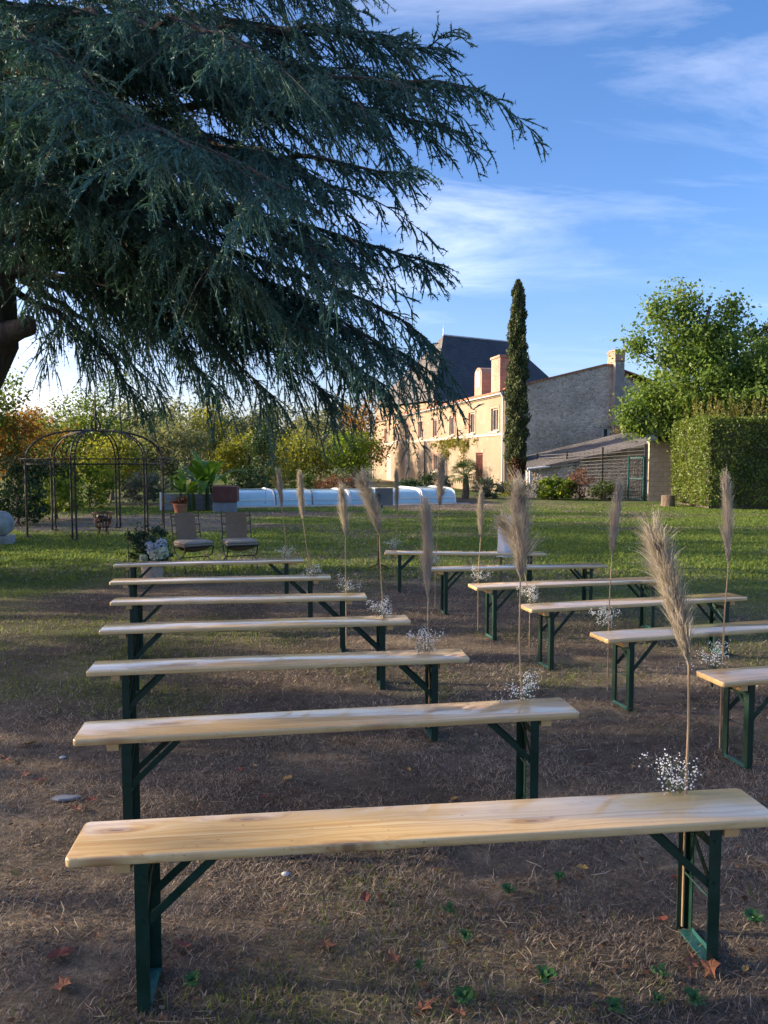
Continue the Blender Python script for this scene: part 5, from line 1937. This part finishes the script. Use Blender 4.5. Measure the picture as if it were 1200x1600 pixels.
# trees just outside the left picture edge, whose shade lies over the seats
for k, (x, y, z0, z1, hw, nc) in enumerate([(-15.0, 1.6, .3, 7.2, 2.6, 110), (-16.5, 6.6, .3, 7.6, 2.9, 120), (-13.6, -3.0, .3, 6.6, 2.4, 90), (-17.5, 12.0, .4, 8.2, 2.8, 130), (-16.6, 17.2, .4, 8.6, 2.4, 130), (-18.5, 22.0, .4, 9.2, 2.6, 150), (-20.5, 26.6, .4, 9.0, 2.2, 110)]):
    cz, hz = (z0 + z1) / 2, (z1 - z0) / 2
    leaf_tree('boundary_tree', 'leafy green boundary tree just outside the left picture edge', 'tree', x, y, [(0, 0, cz, hw, hw, hz, nc)], 'green', .24, 300 + k, per=36, spread=.34, trunk_r=.2, shell=.3, group='boundary trees left of the picture')


# ------------------------------------------------------------------ small things on the ground
def leaf_shape(seed, lobed):
    r = random.Random(seed)
    n = 15
    vs_ = [(0, 0, .004)]
    for k in range(n):
        a = 2 * math.pi * k / n
        rad = .5 * (1 - .25 * abs(math.sin(a / 2)))
        if lobed:
            rad *= .62 + .45 * (k % 3 == 0) + .1 * r.random()
        x, y = rad * math.cos(a), rad * .75 * math.sin(a)
        vs_.append((x, y, .5 * x * x + .55 * abs(y) * (.6 + .4 * math.sin(seed)) + r.uniform(-.04, .08)))
    fs_ = [(0, 1 + k, 1 + (k + 1) % n) for k in range(n)]
    m_ = MB().add(vs_, fs_)
    m_.tube([(.45, 0, .05), (.75, .05, .09)], [.02, .012], 4)
    return m_


lm = [simple('fallen_leaf_brown', (.22, .09, .045), .85, .45, 14), simple('fallen_leaf_red', (.19, .055, .035), .85, .45, 14), simple('fallen_leaf_tan', (.30, .19, .11), .85, .4, 14), simple('fallen_leaf_gold', (.30, .19, .06), .85, .4, 14)]
base_leaves = []
for k in range(8):
    o = leaf_shape(k, k % 2 == 0).build('fallen_leaf', lm[k % 4])
    base_leaves.append(o.data)
    bpy.data.objects.remove(o)
LN = ['brown', 'dark red', 'tan', 'golden']
fixed = [(50, 1167, 3, .10), (508, 1422 + 60, 0, .085), (40, 1215, 0, .1), (8, 1190, 0, .12), (60, 1225, 1, .10), (612, 1503, 0, .09), (570, 1412, 1, .06), (465, 1438, 2, .06), (1080, 1510, 0, .11), (1110, 1520, 0, .13), (1060, 1380, 1, .08), (820, 1175, 1, .09), (515, 1210, 0, .06), (660, 1580, 0, .1), (1190, 1355, 2, .09), (120, 1270, 0, .1), (100, 1545, 0, .12), (90, 1500, 1, .09)]
rl = random.Random(3)
spots = []
for px, py, kd, s in fixed:
    v = -(py - 800) / FPX
    tt = -CAM_H / (-math.sin(PITCH) + v * math.cos(PITCH))
    spots.append(((px - 600) / FPX * tt, tt * (math.cos(PITCH) + v * math.sin(PITCH)), kd, s))
while len(spots) < 120:
    y = rl.uniform(1.7, 9.5)
    x = rl.uniform(-.52, .52) * y
    spots.append((x, y, rl.choice((0, 0, 1, 1, 2, 2, 3)), rl.uniform(.03, .065)))
for x, y, kd, s in spots:
    o = link_mesh('fallen_leaf', base_leaves[kd + 4 * rl.randint(0, 1)])
    z = float(height(np.array([x]), np.array([y]))[0])
    o.location = (x, y, z + .018)
    o.rotation_euler = (rl.uniform(-.3, .3), rl.uniform(-.3, .3), rl.uniform(0, 6.28))
    s *= 1.05
    o.scale = (s, s * rl.uniform(.65, 1), s * .8)
    tag(o, f'curled {LN[kd]} fallen leaf lying on the dry grass', 'leaf', f'{LN[kd]} fallen leaves')


def weed(seed, n):
    r = random.Random(seed)
    m_ = MB()
    for k in range(n):
        a = r.uniform(0, 6.28)
        ln = r.uniform(.015, .042)
        w_ = r.uniform(.0035, .007)
        dx, dy = math.cos(a), math.sin(a)
        p = [Vector((dx * ln * u, dy * ln * u, .006 + .03 * math.sin(u * 2.2))) for u in (.05, .45, .8, 1.0)]
        s = Vector((-dy, dx, 0))
        m_.add([p[0] - s * w_ * .3, p[0] + s * w_ * .3, p[1] + s * w_, p[1] - s * w_, p[2] + s * w_ * .8, p[2] - s * w_ * .8, p[3]], [(0, 1, 2, 3), (3, 2, 4, 5), (5, 4, 6)])
    return m_


wm = leaf_mat('weed_leaves', (.03, .10, .03), (.06, .16, .05), .3, .5)
wd_me = []
for k in range(3):
    o = weed(k, 20 + 6 * k).build('weed_rosette', wm)
    wd_me.append(o.data)
    bpy.data.objects.remove(o)
for k, (px, py, s) in enumerate([(703, 1432, 1.0), (728, 1472, .9), (795, 1402, 1.0), (850, 1540, 1.3), (300, 1545, 1.1), (722, 1570, 1.2), (1035, 1530, 1.0), (1085, 1575, 1.2), (1180, 1450, 1.3), (1025, 1570, .8), (960, 1585, 1.0), (872, 1380, .9), (410, 1040, .9), (655, 1515, .7)]):
    v = -(py - 800) / FPX
    tt = -CAM_H / (-math.sin(PITCH) + v * math.cos(PITCH))
    o = link_mesh('weed_rosette', wd_me[k % 3])
    x, y = (px - 600) / FPX * tt, tt * (math.cos(PITCH) + v * math.sin(PITCH))
    o.location = (x, y, float(height(np.array([x]), np.array([y]))[0]) + .004)
    o.rotation_euler = (0, 0, k)
    o.scale = (s, s, s)
    tag(o, 'small green weed rosette growing in the dry foreground grass', 'weed', 'green weeds in the dry grass')


def ground_pt(px, py):
    v = -(py - 800) / FPX
    tt = -CAM_H / (-math.sin(PITCH) + v * math.cos(PITCH))
    return (px - 600) / FPX * tt, tt * (math.cos(PITCH) + v * math.sin(PITCH))


x, y = ground_pt(103, 1252)
m_ = MB()
o_ = [(-.075, -.01), (-.03, -.028), (.04, -.022), (.08, .0), (.05, .02), (-.02, .03), (-.06, .018)]
m_.stack(lambda ins: [(a * (1 - ins), b_ * (1 - ins)) for a, b_ in o_], [(0, .05), (.006, 0), (.012, .08)])
tag(m_.build('slate_chip', M['slatebit'], loc=(x, y, .012), rz=.1), 'flat grey slate chip on the grass left of the benches', 'stone')
for k, (px, py, s, lb) in enumerate([(446, 1369, .016, 'small white pebble beneath the nearest left bench'), (98, 1186, .018, 'pale pebble left of the second nearest left bench')]):
    x, y = ground_pt(px, py)
    o = MB().lathe([(a * (1 + .15 * math.sin(i * 2)), z * .42) for i, (a, z) in enumerate(sphere_prof(s, 8))], 10).build('pebble', M['pebble'], smooth=True, loc=(x, y, .004))
    tag(o, lb, 'pebble')

tri = sum(len(m.polygons) for m in bpy.data.meshes)
print('polys', tri, 'objects', len(bpy.data.objects))
